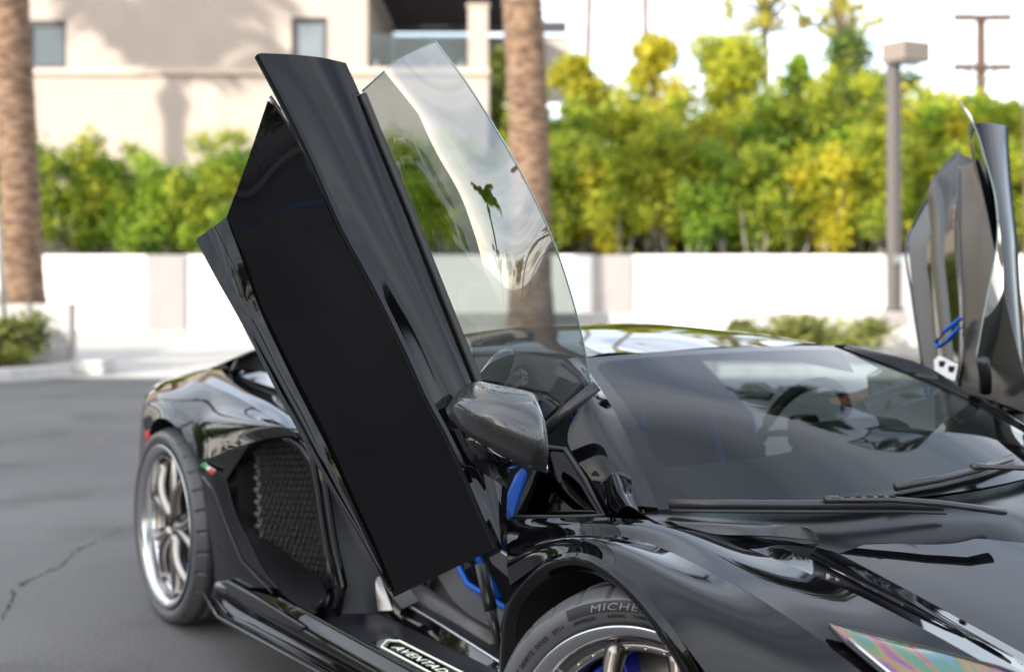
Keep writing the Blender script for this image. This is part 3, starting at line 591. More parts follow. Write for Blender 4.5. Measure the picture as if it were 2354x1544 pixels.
def wiper(p, name='wiper'):
    V, F = tube([Vector(a) for a in p['blade']], .0085, 8, flat=1.2); o = me(name, V, F, M['satin'], car)
    tb('wiper_arm', [(q[0], q[1], q[2]-.006) for q in p['arm']], [.78*v for v in p['r']], M['satin'], o, n=8, flat=.6); tb('wiper_cap', [(q[0], q[1], q[2]-.006) for q in p['cap']], .009, M['satin'], o, n=8)
    tb('wiper_rubber', [(a[0]+.008, a[1], a[2]-.014) for a in p['blade']], .004, M['rubber'], o, n=6); return o
wiper(dict(blade=[(-.205, -.735, .792), (-.13, -.615, .790), (-.068, -.50, .787), (-.028, -.40, .783), (.015, -.27, .776), (.05, -.15, .765)], arm=[(-.030, -.425, .802), (.03, -.31, .800), (.085, -.21, .79), (.13, -.12, .775), (.14, -.06, .765)], r=[.012, .015, .016, .017, .02], cap=[(-.036, -.437, .802), (-.022, -.41, .802)]))
wiper(dict(blade=[(-.04, -.20, .800), (-.035, -.05, .806), (-.05, .12, .812), (-.09, .3, .818)], arm=[(-.04, .10, .826), (.02, .22, .82), (.12, .26, .79)], r=[.013, .015, .018], cap=[(-.048, .085, .826), (-.036, .115, .826)]))
for k in range(5):
    bx('wiper_slot', (-.014+.0125*k, -.393+.0225*k, .8012), (.008, .014, .003), M['void'], car, rz=-.5, bevel=0)

# --- roof, pillars
def sec(x, ye, ze, zc): return [(x, -ye-.10, ze-.085), (x, -ye-.035, ze-.018), (x, -ye+.06, ze+.008), (x, -ye*.5, zc-.006), (x, 0, zc), (x, ye*.5, zc-.006), (x, ye-.06, ze+.008), (x, ye+.035, ze-.018), (x, ye+.10, ze-.085)]
roof = loft([sec(-.855, .49, 1.055, 1.068), sec(-1.1, .52, 1.068, 1.100), sec(-1.4, .54, 1.060, 1.112), sec(-1.8, .54, 1.02, 1.08), sec(-2.3, .52, .95, 1.0), sec(-3.0, .5, .87, .90), sec(-3.35, .5, .80, .82)], 40, 40)
panel('roof', roof, M['paint'], car, face=(0, 0, 9))
pil_o = [(-0.3182, -0.82, 0.7559), (-0.4322, -0.79, 0.8312), (-0.5555, -0.755, 0.9022), (-.60, -.66, .99), (-.84, -.585, 1.02)]
pil_i = [tuple(G[i, 0]+np.array((0, .004, .004))) for i in (0, 22, 45, 68, 90)]
pil_m = up_mid(pil_o, pil_i, (.008, -.016, .014))
both('windscreen_pillar', loft([pil_o, pil_m, pil_i], 24, 12, sm=3), M['paint'], thick=.01)
rg = [(-0.3725, -0.79, 0.8003), (-0.3726, -0.785, 0.8193), (-0.3601, -0.775, 0.8338), (-0.3384, -0.765, 0.8397), (-0.3231, -0.755, 0.8341), (-0.3171, -0.75, 0.8258)]
tb('pillar_ring', rg, .006, M['matte'], car)
low_a = [(-0.3564, -0.8, 0.8037), (-0.3246, -0.815, 0.7792), (-0.2876, -0.82, 0.759)]; low_b = [(-0.317, -0.755, 0.8282), (-0.2868, -0.75, 0.7879), (-0.2362, -0.765, 0.7576)]
panel('pillar_foot', loft([low_a, up_mid(low_a, low_b, (.03, -.035, .035)), low_b], 14, 12), M['paint'], car, face=EYE)
QW = [(-0.5564, -0.9, 0.7238), (-0.5432, -0.87, 0.7932), (-0.5316, -0.84, 0.8657), (-0.5178, -0.83, 0.8837), (-0.4837, -0.81, 0.8822), (-0.3991, -0.815, 0.8214), (-0.3085, -0.83, 0.7605)]
qa = [QW[0], QW[1], QW[2], QW[3]]; qb = [QW[0], QW[6], QW[5], QW[4]]
both('quarter_window', loft([[QW[0], QW[1], QW[2]], [(-0.4216, -0.865, 0.744), (-0.4576, -0.845, 0.811), (-0.5178, -0.83, 0.8837)], [QW[6], QW[5], QW[4]]], 12, 10), M['quarter'], thick=.004, bevel=0)
tb('quarter_window_seal', QW+[(-0.4147, -0.87, 0.7427)], .006, M['rubber'], car, closed=True)
me('interior_blue_trim', [(-0.7496, -0.8, 0.6738), (-0.7437, -0.8, 0.7125), (-0.7509, -0.76, 0.7778), (-0.7367, -0.75, 0.7973), (-0.7233, -0.75, 0.7861), (-0.7013, -0.8, 0.6871)], [(0, 1, 2, 3, 4, 5)], M['blue'], car, smooth=False, thick=.01)
tb('interior_blue_piping', [(-0.7174, -0.82, 0.6867), (-0.71, -0.83, 0.6359), (-0.7177, -0.83, 0.6111)], .006, M['blue'], car)

# --- rear quarter
RL = [(-2.887, -1.000, 0.6514), (-2.841, -1.000, 0.7152), (-2.718, -1.005, 0.7458), (-2.571, -1.010, 0.7358), (-2.410, -1.010, 0.6847), (-2.326, -1.005, 0.6436), (-2.108, -0.995, 0.6987), (-1.940, -0.985, 0.7415), (-1.743, -0.97, 0.783), (-1.587, -0.955, 0.7992)]
RR = [(-3.119, -0.93, 0.7354), (-3.154, -0.91, 0.7917), (-3.097, -0.89, 0.8245), (-2.947, -0.88, 0.8493), (-2.690, -0.88, 0.8755), (-2.461, -0.89, 0.8686), (-2.194, -0.9, 0.8494), (-2.009, -0.915, 0.8284), (-1.802, -0.93, 0.8046), (-1.583, -0.95, 0.8006)]
h1 = loft([RL, up_mid(RL, RR, (0, -.022, .022)), RR], 48, 12, sm=1)
RI = [(-3.296, -0.86, 0.7876), (-3.361, -0.78, 0.8125), (-3.164, -0.74, 0.8609), (-2.983, -0.7, 0.8995), (-2.770, -0.72, 0.8912), (-2.528, -0.74, 0.8663), (-2.302, -0.76, 0.8545), (-1.947, -0.79, 0.8135)]
RJ = [(-3.144, -0.92, 0.7584), (-3.147, -0.905, 0.804), (-2.947, -0.88, 0.8493), (-2.690, -0.88, 0.8755), (-2.411, -0.893, 0.865), (-2.194, -0.9, 0.8494), (-1.909, -0.92, 0.8161), (-1.583, -0.95, 0.8006)]
h2 = loft([RJ, up_mid(RJ, RI, (0, -.005, .008)), RI], 40, 10)
rear_end = loft([RL[:1]*2, [(-2.964, -0.98, 0.7196), (-3.25, -.90, .70)], [(-3.119, -0.93, 0.744), (-3.3, -.80, .78)]], 6, 6)
both('rear_fender', [h1, h2], M['paint'], thick=.008)
panel('rear_bumper', loft([[(-2.928, -1.000, 0.5557), (-2.918, -0.99, 0.6472), (-2.872, -0.99, 0.7098)], [(-3.063, -0.96, 0.5351), (-3.042, -0.96, 0.6344), (-3.057, -0.95, 0.7255)], [(-3.3, -.9, .42), (-3.35, -.88, .62), (-3.35, -.86, .78)], [(-3.6, -.6, .42), (-3.65, -.6, .62), (-3.6, -.6, .80)], [(-3.68, 0, .42), (-3.73, 0, .62), (-3.68, 0, .82)]], 12, 24), M['paint'], car, face=(-9, -9, 1))
prism('marker_lamp', [(-2.928, -1.000, 0.6716), (-2.877, -1.000, 0.6886), (-2.877, -1.000, 0.6542), (-2.923, -1.000, 0.6391)], (0, .01, 0), M['red'], car)
deck = [[RI[1], RI[2], RI[3], (-2.855, -0.66, 0.9436), (-2.713, -0.62, 0.9822), (-2.362, -0.6, 1.021)], [(-3.4, 0, .84), (-3.2, 0, .885), (-3.0, 0, .90), (-2.7, 0, .94), (-2.4, 0, .99), (-2.1, 0, 1.03)]]
both('engine_cover', loft(deck, 20, 10), M['paint'])
up_in = [(-2.783, -0.715, 0.8901), (-2.540, -0.735, 0.8651), (-2.313, -0.755, 0.8533), (-1.958, -0.785, 0.8121)]; up_ou = [(-2.830, -0.67, 0.9421), (-2.732, -0.63, 0.9732), (-2.549, -0.62, 0.9863), (-2.246, -0.62, 1.003)]
both('upper_air_intake', loft([up_in, up_mid(up_in, up_ou, (-.1, .06, -.06)), up_ou], 16, 8), M['void'], thick=0, bevel=0)
tb('intake_frame', [(-2.796, -0.715, 0.8825), (-2.790, -0.7, 0.909), (-2.817, -0.67, 0.9446), (-2.729, -0.64, 0.9737), (-2.549, -0.62, 0.9961)], .009, M['paint'], car)
panel('intake_slat', loft([[(-2.741, -0.7, 0.8857), (-2.522, -0.7, 0.8694), (-2.244, -0.72, 0.8647)], [(-2.788, -0.66, 0.9073), (-2.556, -0.66, 0.9067), (-2.297, -0.68, 0.9166)]], 10, 4), M['gloss'], car, face=(EYE[0], EYE[1], 4))
flag_p = loft([[(-2.326, -1.005, 0.6407), (-2.108, -0.995, 0.6959), (-1.940, -0.985, 0.7388)], [(-2.320, -1.004, 0.6279), (-2.157, -0.994, 0.6539), (-2.035, -0.985, 0.6687)], [(-2.323, -1.000, 0.6124), (-2.225, -0.992, 0.6041), (-2.137, -0.985, 0.5968)]], 14, 8)
QL = [(-2.323, -1.000, 0.6109), (-2.315, -0.995, 0.5329), (-2.301, -0.985, 0.4007), (-2.283, -0.975, 0.2846), (-2.263, -0.97, 0.2214)]
QR = [(-2.137, -0.985, 0.5954), (-2.076, -0.982, 0.5086), (-1.954, -0.978, 0.421), (-1.835, -0.975, 0.3501), (-1.739, -0.972, 0.3213)]
quart = loft([QL, up_mid(QL, QR, (0, -.006, 0)), QR], 24, 10)
rq, rq2 = both('rear_quarter_panel', [flag_p, quart], M['paint'])
fb = prism('flag_badge', [(-2.301, -1.008, 0.6278), (-2.272, -1.008, 0.6389), (-2.172, -1.006, 0.6255), (-2.192, -1.006, 0.6099)], (0, -.002, 0), M['white'], car, bevel=0)
for nm, a, b in (('green', 0, .34), ('red', .66, 1)):
    A0, A1, A2, A3 = (np.array(v)+np.array((0, -.0035, 0)) for v in ((-2.301, -1.008, 0.6278), (-2.272, -1.008, 0.6389), (-2.172, -1.006, 0.6255), (-2.192, -1.006, 0.6099)))
    prism('stripe', [A0+(A3-A0)*a, A1+(A2-A1)*a, A1+(A2-A1)*b, A0+(A3-A0)*b], (0, -.0015, 0), M[nm], fb, bevel=0)
tb('quarter_crease', [(-2.302, -1.003, 0.5888), (-2.217, -0.995, 0.5502), (-2.115, -0.992, 0.4549), (-1.998, -0.985, 0.3553), (-1.762, -0.983, 0.3045)], .0022, M['gloss'], car, n=6)
# rear arch liner and intake cavity
both('wheel_arch_liner', loft([RL[:6]+[QL[2], QL[4]], [(p[0], -.6, p[2]+.02) for p in RL[:6]+[QL[2], QL[4]]]], 30, 4), M['void'], thick=0, bevel=0)
OPL = [(-1.755, -0.965, 0.78), (-1.866, -0.975, 0.7616), (-1.948, -0.982, 0.7363), (-2.044, -0.983, 0.6674), (-2.145, -0.982, 0.594), (-2.084, -0.979, 0.5071), (-1.959, -0.976, 0.4199), (-1.840, -0.973, 0.3489), (-1.669, -0.97, 0.3043), (-1.506, -0.965, 0.296)]
both('side_intake_duct', loft([OPL, [(p[0]-.05, -.90, p[2]) for p in OPL], [(-2.35, -.62, p[2]) for p in OPL]], 30, 8), M['matte'], thick=0, bevel=0)
me('duct_back', [(-2.100, -0.9681, 0.776), (-2.100, -0.5733, 0.7483), (-2.080, -0.5165, 0.0834), (-2.080, -0.946, 0.1491)], [(0, 1, 2, 3)], M['void'], car, smooth=False)
def grille():
    c00, c10, c11, c01 = (np.array(v) for v in ((-2.030, -0.9274, 0.7408), (-2.030, -0.7142, 0.7364), (-2.000, -0.6631, 0.2173), (-2.000, -0.9248, 0.2909)))
    nc, nr = 13, 23; V = []; F = []
    nrm = np.cross(c10-c00, c01-c00); nrm /= np.linalg.norm(nrm)
    if nrm[0] < 0: nrm = -nrm
    def pt(u, v): u, v = u/nc, v/nr; return c00*(1-u)*(1-v)+c10*u*(1-v)+c11*u*v+c01*(1-u)*v
    for r_ in range(nr):
        for c_ in range(nc):
            cu, cv = c_+.5+(.5 if r_ % 2 else 0), r_+.5
            if cu > nc: continue
            ho = [(cu+.5*sx, cv+sy) for sx, sy in ((-1, -.33), (0, -.67), (1, -.33), (1, .33), (0, .67), (-1, .33))]
            hi = [(cu+(a-cu)*.70, cv+(b-cv)*.70) for a, b in ho]; o = len(V)
            V += [pt(*p) for p in ho] + [pt(*p)+nrm*.008 for p in hi] + [pt(*p)-nrm*.03 for p in hi]
            for k in range(6):
                k2 = (k+1) % 6; F += [(o+k, o+k2, o+6+k2, o+6+k), (o+6+k, o+6+k2, o+12+k2, o+12+k)]
    return me('intake_grille', V, F, M['grille'], car, smooth=False)
M['grille'] = mat('grille', (.12, .115, .115), .28, coat=.6)
tag(grille(), kind='stuff')
T1 = [(-1.778, -0.955, 0.7767), (-1.697, -0.945, 0.7771), (-1.640, -0.935, 0.7567), (-1.601, -0.925, 0.714), (-1.575, -0.92, 0.6408), (-1.548, -0.92, 0.5576), (-1.507, -0.92, 0.4666), (-1.454, -0.925, 0.3857), (-1.492, -0.93, 0.3254), (-1.576, -0.935, 0.2884)]
T2 = [(-1.645, -0.9, 0.7533), (-1.593, -0.9, 0.701), (-1.561, -0.9, 0.6409), (-1.531, -0.9, 0.5582), (-1.491, -0.9, 0.4671), (-1.433, -0.905, 0.3848), (-1.453, -0.91, 0.3309), (-1.460, -0.915, 0.2962)]
tb('jamb_trim', T1, .013, M['paint'], car, n=10); tb('jamb_trim', T2, .014, M['paint'], car, n=10)
panel('door_jamb', loft([[(-1.739, -0.9, 0.7823), (-1.599, -0.9, 0.5508), (-1.458, -0.905, 0.2977)], [(-1.572, -0.82, 0.7817), (-1.572, -0.82, 0.5465), (-1.423, -0.83, 0.2942)], [(-1.501, -0.74, 0.7316), (-1.501, -0.74, 0.5494), (-1.424, -0.745, 0.2812)]], 14, 10), M['matte'], car, face=EYE)
JP = [(-1.569, -0.8, 0.5449), (-1.520, -0.8, 0.4233), (-1.462, -0.81, 0.2927)]; JQ = [(-1.543, -0.765, 0.5453), (-1.487, -0.765, 0.4122), (-1.383, -0.77, 0.3042)]
panel('jamb_panel', loft([JP, up_mid(JP, JQ, (.01, 0, 0)), JQ], 12, 6), M['jamb_silver'], car, face=EYE, thick=.01)
CP = [(-1.528, -0.77, 0.4897), (-1.478, -0.77, 0.4147), (-1.419, -0.765, 0.349), (-1.353, -0.755, 0.3138)]; CQ = [(-1.567, -0.72, 0.4835), (-1.479, -0.715, 0.4202), (-1.408, -0.71, 0.3691), (-1.349, -0.7, 0.3294)]
panel('carbon_tub_edge', loft([CP, CQ], 14, 5), M['carbon_fine'], car, face=EYE)
me('seat_side_trim', [(-1.866, -0.7, 0.2875), (-1.844, -0.7, 0.4044), (-1.813, -0.7, 0.4408), (-1.758, -0.7, 0.427), (-1.751, -0.7, 0.3246)], [(0, 1, 2, 3, 4)], M['bluecal'], car, smooth=False)

# --- sill, skirt
SO = [(-2.250, -0.975, 0.2439), (-2.008, -0.975, 0.2652), (-1.743, -0.97, 0.2882), (-1.565, -0.965, 0.2838), (-1.213, -0.96, 0.2788), (-0.9035, -0.96, 0.2773), (-0.5435, -0.96, 0.2749)]
SB = [(-2.192, -0.985, 0.2078), (-2.027, -0.985, 0.1952), (-1.808, -0.985, 0.1985), (-1.629, -0.985, 0.2014), (-1.268, -0.985, 0.2099), (-0.9827, -0.985, 0.2119), (-0.6237, -0.98, 0.2099)]
rocker = loft([SO, up_mid(SO, SB, (0, -.012, 0)), SB], 36, 8)
both('rocker_panel', rocker, M['paint'])
tb('rocker_edge', [tuple(np.array(p)+np.array((0, .004, .003))) for p in SO[2:]], .0055, M['paint'], car, n=8)
KO = [(-2.213, -1.030, 0.2127), (-2.041, -1.050, 0.1795), (-1.823, -1.050, 0.1839), (-1.559, -1.050, 0.191), (-1.296, -1.050, 0.1987), (-0.9892, -1.050, 0.2057), (-0.6637, -1.050, 0.217)]
KI = [(-2.187, -0.99, 0.2067), (-2.015, -0.99, 0.1987), (-1.796, -0.99, 0.202), (-1.571, -0.99, 0.206), (-1.258, -0.99, 0.2134), (-0.9735, -0.99, 0.2154), (-0.6157, -0.985, 0.2134)]
both('side_skirt', loft([KO, up_mid(KO, KI, (0, 0, -.012)), KI], 36, 8), M['paint'], thick=.006)
tb('skirt_edge', KO, .0045, M['gloss'], car, n=8)
prism('skirt_fin', [(-2.172, -1.000, 0.2588), (-2.095, -1.000, 0.2775), (-1.841, -1.000, 0.2769), (-1.511, -0.99, 0.2609), (-1.541, -0.99, 0.2387), (-1.946, -1.000, 0.2266)], (0, .02, 0), M['gloss'], car, bevel=.005)
SZ = .262
panel('door_sill', loft([[(x, -.945, SZ-.004) for x in (-1.62, -1.2, -.8, -.42)], [(x, -.90, SZ) for x in (-1.66, -1.2, -.8, -.42)], [(x, -.745, SZ) for x in (-1.66, -1.2, -.8, -.42)]], 10, 8), M['satin'], car, face=(0, 0, 9))
TE = [(-1.606, -0.735, 0.425), (-1.551, -0.73, 0.3452), (-1.461, -0.725, 0.319), (-1.218, -0.725, 0.3038), (-0.8959, -0.725, 0.275), (-0.7443, -0.725, 0.2626)]
TL = [(p[0], -.74, SZ-.005) for p in TE]; TI = [(p[0], -.60, p[2]-.01) for p in TE]
panel('tub_side', loft([TL, TE], 24, 5), M['gloss'], car, face=EYE, thick=0, bevel=0); panel('tub_top', loft([TE, TI], 24, 4), M['leather'], car, face=(0, -2, 9))
tb('tub_edge_strip', TE, .0045, M['silver'], car, n=8)
tb('sill_cushion', [(-1.562, -0.64, 0.3212), (-1.363, -0.64, 0.2982), (-1.170, -0.64, 0.2835), (-1.013, -0.64, 0.2694)], .038, M['grey_leather'], car, n=16)
def text_mesh(body, size, shear=0, bold=0):
    cu = bpy.data.curves.new('t', 'FONT'); cu.body = body; cu.size = size; cu.shear = shear; cu.offset = bold; cu.resolution_u = 3; cu.space_character = 1.12
    ob = bpy.data.objects.new('t', cu); C.objects.link(ob); bpy.context.view_layer.update()
    d = bpy.data.meshes.new_from_object(ob); V = [tuple(v.co) for v in d.vertices]; F = [tuple(p.vertices) for p in d.polygons]
    bpy.data.objects.remove(ob); bpy.data.curves.remove(cu); bpy.data.meshes.remove(d); return V, F
pl0 = np.array((-1.250, -0.8615, 0.268)); plate_y0 = pl0[1]
sp_ = bx('scuff_plate', (pl0[0]+.36, plate_y0-.010, SZ+.002), (.74, .085, .004), M['gloss'], car, bevel=.001)
V, F = text_mesh('AVENTADOR', .038, .22, .0003); me('plate_lettering', [(x*1.42-.29, y-.014, .0035) for x, y, z in V], F, M['lit'], sp_, smooth=False)
fr_ = [(-.355, .008, .003), (-.33, .034, .003), (.34, .034, .003), (.36, .01, .003), (.34, -.034, .003), (-.31, -.034, .003)]
tb('plate_frame', fr_, .0022, M['lit'], sp_, n=6, closed=True)
tb('door_strut', [(-0.8582, -0.8, 0.546), (-0.8368, -0.79, 0.4538), (-0.8287, -0.79, 0.4335)], .017, M['satin'], car, n=14); tb('door_strut_rod', [(-0.8287, -0.79, 0.4357), (-0.7997, -0.78, 0.3376)], [.015, .009], M['satin'], car, n=12)
prism('door_hinge', [(-0.7711, -0.84, 0.5853), (-0.6778, -0.86, 0.6221), (-0.5644, -0.88, 0.6172), (-0.526, -0.9, 0.5723), (-0.6192, -0.88, 0.5656), (-0.7318, -0.85, 0.5705)], (0, .09, 0), M['gloss'], car, bevel=.008)
panel('fender_jamb', loft([[(-0.4944, -0.985, 0.3428), (-0.4873, -0.985, 0.4709), (-0.4697, -0.985, 0.5524), (-0.4437, -0.985, 0.6012), (-0.4934, -0.96, 0.6685), (-0.5514, -0.925, 0.7194)], [(-.46, -.70, .05), (-.46, -.70, .3), (-.45, -.70, .45), (-.44, -.70, .55), (-.44, -.70, .66), (-.44, -.70, .74)]], 20, 4), M['void'], car, face=(-9, -9, 1), thick=0, bevel=0)

# --- cabin
me('cabin_floor', [(-1.8, -.72, .19), (-.36, -.72, .19), (-.36, .72, .19), (-1.8, .72, .19)], [(0, 1, 2, 3)], M['void'], car, smooth=False)
me('firewall', [(-.40, -.72, .19), (-.40, .72, .19), (-.30, .72, .73), (-.30, -.72, .73)], [(0, 1, 2, 3)], M['void'], car, smooth=False)
me('bulkhead', [(-1.80, -.80, .19), (-1.80, .80, .19), (-1.72, .60, 1.0), (-1.72, -.60, 1.0)], [(0, 1, 2, 3)], M['leather'], car, smooth=False)
bx('centre_tunnel', (-1.1, 0, .38), (1.4, .26, .38), M['leather'], car, bevel=.04)
dash = [[(x, y, z) for y in (-.70, -.45, 0, .45, .70)] for x, z in ((-.20, .735), (-.40, .775), (-.58, .79), (-.68, .76), (-.70, .62))]
for k in (1, 2): dash[k][3] = (dash[k][3][0], .40, dash[k][3][2]+.045)
panel('dashboard', loft(dash, 24, 24), M['alcantara'], car, face=(-.5, 0, 9), thick=0, bevel=0)
def seat(y):
    b = [[(-1.02, -.25, .36), (-1.02, -.17, .30), (-1.02, 0, .29), (-1.02, .17, .30), (-1.02, .25, .36)], [(-1.28, -.26, .40), (-1.28, -.16, .33), (-1.28, 0, .32), (-1.28, .16, .33), (-1.28, .26, .40)],
         [(-1.40, -.29, .55), (-1.46, -.17, .50), (-1.47, 0, .50), (-1.46, .17, .50), (-1.40, .29, .55)], [(-1.46, -.29, .78), (-1.54, -.16, .76), (-1.55, 0, .76), (-1.54, .16, .76), (-1.46, .29, .78)],
         [(-1.58, -.17, .95), (-1.62, -.12, .96), (-1.62, 0, .97), (-1.62, .12, .96), (-1.58, .17, .95)], [(-1.64, -.12, 1.02), (-1.65, -.08, 1.035), (-1.65, 0, 1.04), (-1.65, .08, 1.035), (-1.64, .12, 1.02)]]
    b = [[(p[0]+.08, p[1]+y, p[2]) for p in r] for r in b]
    o = panel('seat', loft(b, 20, 40), M['leather'], car, face=(0, y, 1.2), thick=.06, bevel=.01)
    for s in (0, 4): tb('piping', [r[s] for r in b], .008, M['blue'], o, n=6)
    for s in (1, 3): tb('stripe', [tuple(np.array(r[s])+np.array((.012, 0, .012))) for r in b[1:5]], .014, M['blue'], o, n=6)
    return o
seat(-.37); seat(.37)
tb('seat_belt', [(-1.42, -.22, .88), (-1.32, -.30, .66), (-1.25, -.34, .42)], .02, M['blue'], car, flat=.2); tb('seat_belt', [(-1.40, -.52, .88), (-1.30, -.46, .64), (-1.22, -.40, .42)], .02, M['blue'], car, flat=.2)
sw = empty('steering_wheel_pose'); bpy.data.objects.remove(sw)
a = np.linspace(0, 2*math.pi, 40)[:-1]; cw = np.array((-.86, .37, .80)); e1 = np.array((0, 1, 0)); e2 = np.array((.38, 0, .92))
swo = tb('steering_wheel', [cw+e1*.175*math.cos(t)+e2*.165*math.sin(t) for t in a], .017, M['leather'], car, closed=True)
for t in (R(0), R(180), R(270)): tb('spoke', [cw, cw+(e1*math.cos(t)+e2*math.sin(t))*.165], [.03, .014], M['satin'], swo, flat=.5)
bx('wheel_hub', tuple(cw), (.05, .11, .10), M['leather'], swo, bevel=.02)
bx('instrument_binnacle', (-.66, .37, .80), (.16, .36, .10), M['alcantara'], car, bevel=.04)
bs = [[(-1.458, -0.6, 0.3569), (-1.419, -0.6, 0.3883), (-1.331, -0.6, 0.4212), (-1.270, -0.6, 0.4204)], [(-1.505, -0.58, 0.2979), (-1.474, -0.56, 0.3283), (-1.384, -0.56, 0.3534), (-1.287, -0.57, 0.3494)], [(-1.432, -0.6, 0.2771), (-1.368, -0.6, 0.2848), (-1.294, -0.6, 0.295), (-1.229, -0.6, 0.3033)]]
panel('seat_bolster', loft(bs, 12, 12), M['grey_leather'], car, face=EYE, thick=.03)
tb('bolster_piping', [(-1.303, -0.59, 0.4304), (-1.316, -0.57, 0.3817), (-1.294, -0.57, 0.3351), (-1.252, -0.59, 0.2991)], .006, M['blue'], car)

# --- headlamp
HT = [(0.3039, -0.8, 0.647), (0.3534, -0.757, 0.6395), (0.4234, -0.714, 0.6281), (0.4845, -0.675, 0.6172), (0.534, -0.635, 0.6051), (0.5924, -0.61, 0.5911)]
HB = [(0.3039, -0.8, 0.6462), (0.3483, -0.81, 0.6323), (0.3847, -0.81, 0.6178), (0.4276, -0.81, 0.6005), (0.4837, -0.8, 0.5706), (0.5487, -0.76, 0.5346)]
ad = np.array((.006, -.002, .012)); HT = [tuple(np.array(p)+ad) for p in HT]; HB = [tuple(np.array(p)+ad) for p in HB]
hl, hl2 = both('headlight', loft([HT, up_mid(HT, HB, (0, 0, .006)), HB], 24, 10), M['lens'], thick=.004)
tb('headlight_seal', HB[::-1]+HT, .0035, M['matte'], car); tb('headlight_strip', [tuple(np.array(p)+np.array((.004, .006, .004))) for p in HB[1:5]], .0035, M['silver'], car)
# ------------------------------------------------------------------ scissor doors
SE = [(-0.8748, -1.389, 1.794), (-0.8284, -1.334, 1.662), (-0.7849, -1.289, 1.537), (-0.7376, -1.246, 1.400), (-0.6903, -1.189, 1.266), (-0.6371, -1.132, 1.113), (-0.5987, -1.095, 1.002), (-0.5735, -1.065, 0.9301), (-0.5366, -1.028, 0.8241), (-0.5113, -1.006, 0.7506), (-0.4875, -0.9826, 0.682)]
SBt = [(-0.8623, -1.180, 1.788), (-0.836, -1.155, 1.712), (-0.7899, -1.119, 1.578), (-0.7383, -1.077, 1.428), (-0.6857, -1.037, 1.274), (-0.6425, -1.004, 1.148), (-0.6014, -0.9726, 1.029), (-0.5659, -0.9454, 0.9252), (-0.5245, -0.9393, 0.8006), (-0.5002, -0.9637, 0.7234), (-0.4845, -0.9833, 0.673)]
on = np.array((.948, -.047, .313)); om = np.array((.320, -.920, -.225))
SM1 = [tuple(np.array(p)*.68+np.array(q)*.32+on*b) for p, q, b in zip(SE, SBt, (.010, .012, .013, .014, .014, .014, .012, .010, .006, .003, 0))]
SM2 = [tuple(np.array(p)*.3+np.array(q)*.7+on*b) for p, q, b in zip(SE, SBt, (.012, .013, .014, .014, .014, .014, .012, .010, .006, .003, 0))]
shoulder = loft([SE, SM1, SM2, SBt], 56, 16, sm=5)
SE2 = [tuple(np.array(p)-on*.03-om*.012) for p in SE]                   # rolled edge under the shoulder
roll = loft([SE, [tuple(np.array(p)-on*.012+om*.002) for p in SE], SE2], 56, 6)
MU = [(-0.9165, -1.360, 1.701), (-0.8511, -1.324, 1.648), (-0.8073, -1.278, 1.524), (-0.768, -1.231, 1.387), (-0.7118, -1.177, 1.247), (-0.6558, -1.121, 1.097), (-0.5926, -1.054, 0.9124), (-0.5535, -1.018, 0.8119), (-0.5041, -0.974, 0.676)]
ML = [(-1.125, -1.377, 1.423), (-1.105, -1.344, 1.316), (-1.089, -1.312, 1.208), (-1.053, -1.273, 1.101), (-1.015, -1.234, 0.9951), (-0.9596, -1.181, 0.8572), (-0.9175, -1.133, 0.7179), (-0.8824, -1.096, 0.6189), (-0.8523, -1.056, 0.4976)]
MM = [tuple((np.array(p)+np.array(q))/2-om*b) for p, q, b in zip(MU, ML, (.003, .006, .009, .010, .010, .009, .006, .003, 0))]
_bow = (.040, .022, .011, .005, .002, 0, 0, 0, 0)
def _away(p, b): return tuple(np.array(p)+np.array((-.886, .452, -.10))*b*1.45)      # lean the rear of the panel inwards
MU = [_away(p, b*.8) for p, b in zip(MU, _bow)]; MM = [_away(p, b*.45) for p, b in zip(MM, _bow)]
main = loft([MU, MM, ML], 48, 16, sm=6)
BI = [(-1.122, -1.379, 1.423), (-1.099, -1.345, 1.316), (-1.083, -1.313, 1.208), (-1.047, -1.275, 1.101), (-1.010, -1.236, 0.9957), (-0.954, -1.183, 0.8579), (-0.9128, -1.135, 0.721), (-0.8765, -1.097, 0.6169), (-0.8474, -1.061, 0.5121)]
BO = [(-1.133, -1.449, 1.371), (-1.108, -1.404, 1.273), (-1.099, -1.367, 1.206), (-1.062, -1.323, 1.102), (-1.021, -1.280, 0.9908), (-0.9694, -1.229, 0.8683), (-0.9243, -1.167, 0.7332), (-0.8822, -1.114, 0.6232), (-0.8488, -1.065, 0.5166)]
BM = [tuple((np.array(p)+np.array(q))/2-on*.004) for p, q in zip(BI, BO)]
BL = [tuple(np.array(p)-on*.02-om*.004) for p in BO]
blade = loft([BI, BM, BO], 48, 8, sm=6); blade_e = loft([BO, BL], 48, 3, sm=6)
BE = (-.832, -1.150, 1.712)
GB = [(-0.8384, -1.149, 1.720), (-0.7898, -1.114, 1.578), (-0.7381, -1.073, 1.428), (-0.6855, -1.032, 1.274), (-0.6422, -0.9994, 1.148), (-0.6011, -0.968, 1.029), (-0.5769, -0.902, 1.007), (-0.5508, -0.814, 0.9255)]
GT = [(-0.7661, -0.99, 1.844), (-0.6736, -0.955, 1.732), (-0.6142, -0.92, 1.631), (-0.557, -0.885, 1.525), (-0.5108, -0.835, 1.385), (-0.5008, -0.785, 1.254), (-0.5002, -0.745, 1.127), (-0.5028, -0.72, 1.023)]
GM = [tuple((np.array(p)+np.array(q))/2+np.array((.014, -.02, .006))*b) for p, q, b in zip(GB, GT, (1, 1, 1, 1, 1, .9, .55, .3))]
glass = loft([GB, GM, GT], 48, 20, sm=3)
def cp(L_): return [tuple(p) for p in L_]
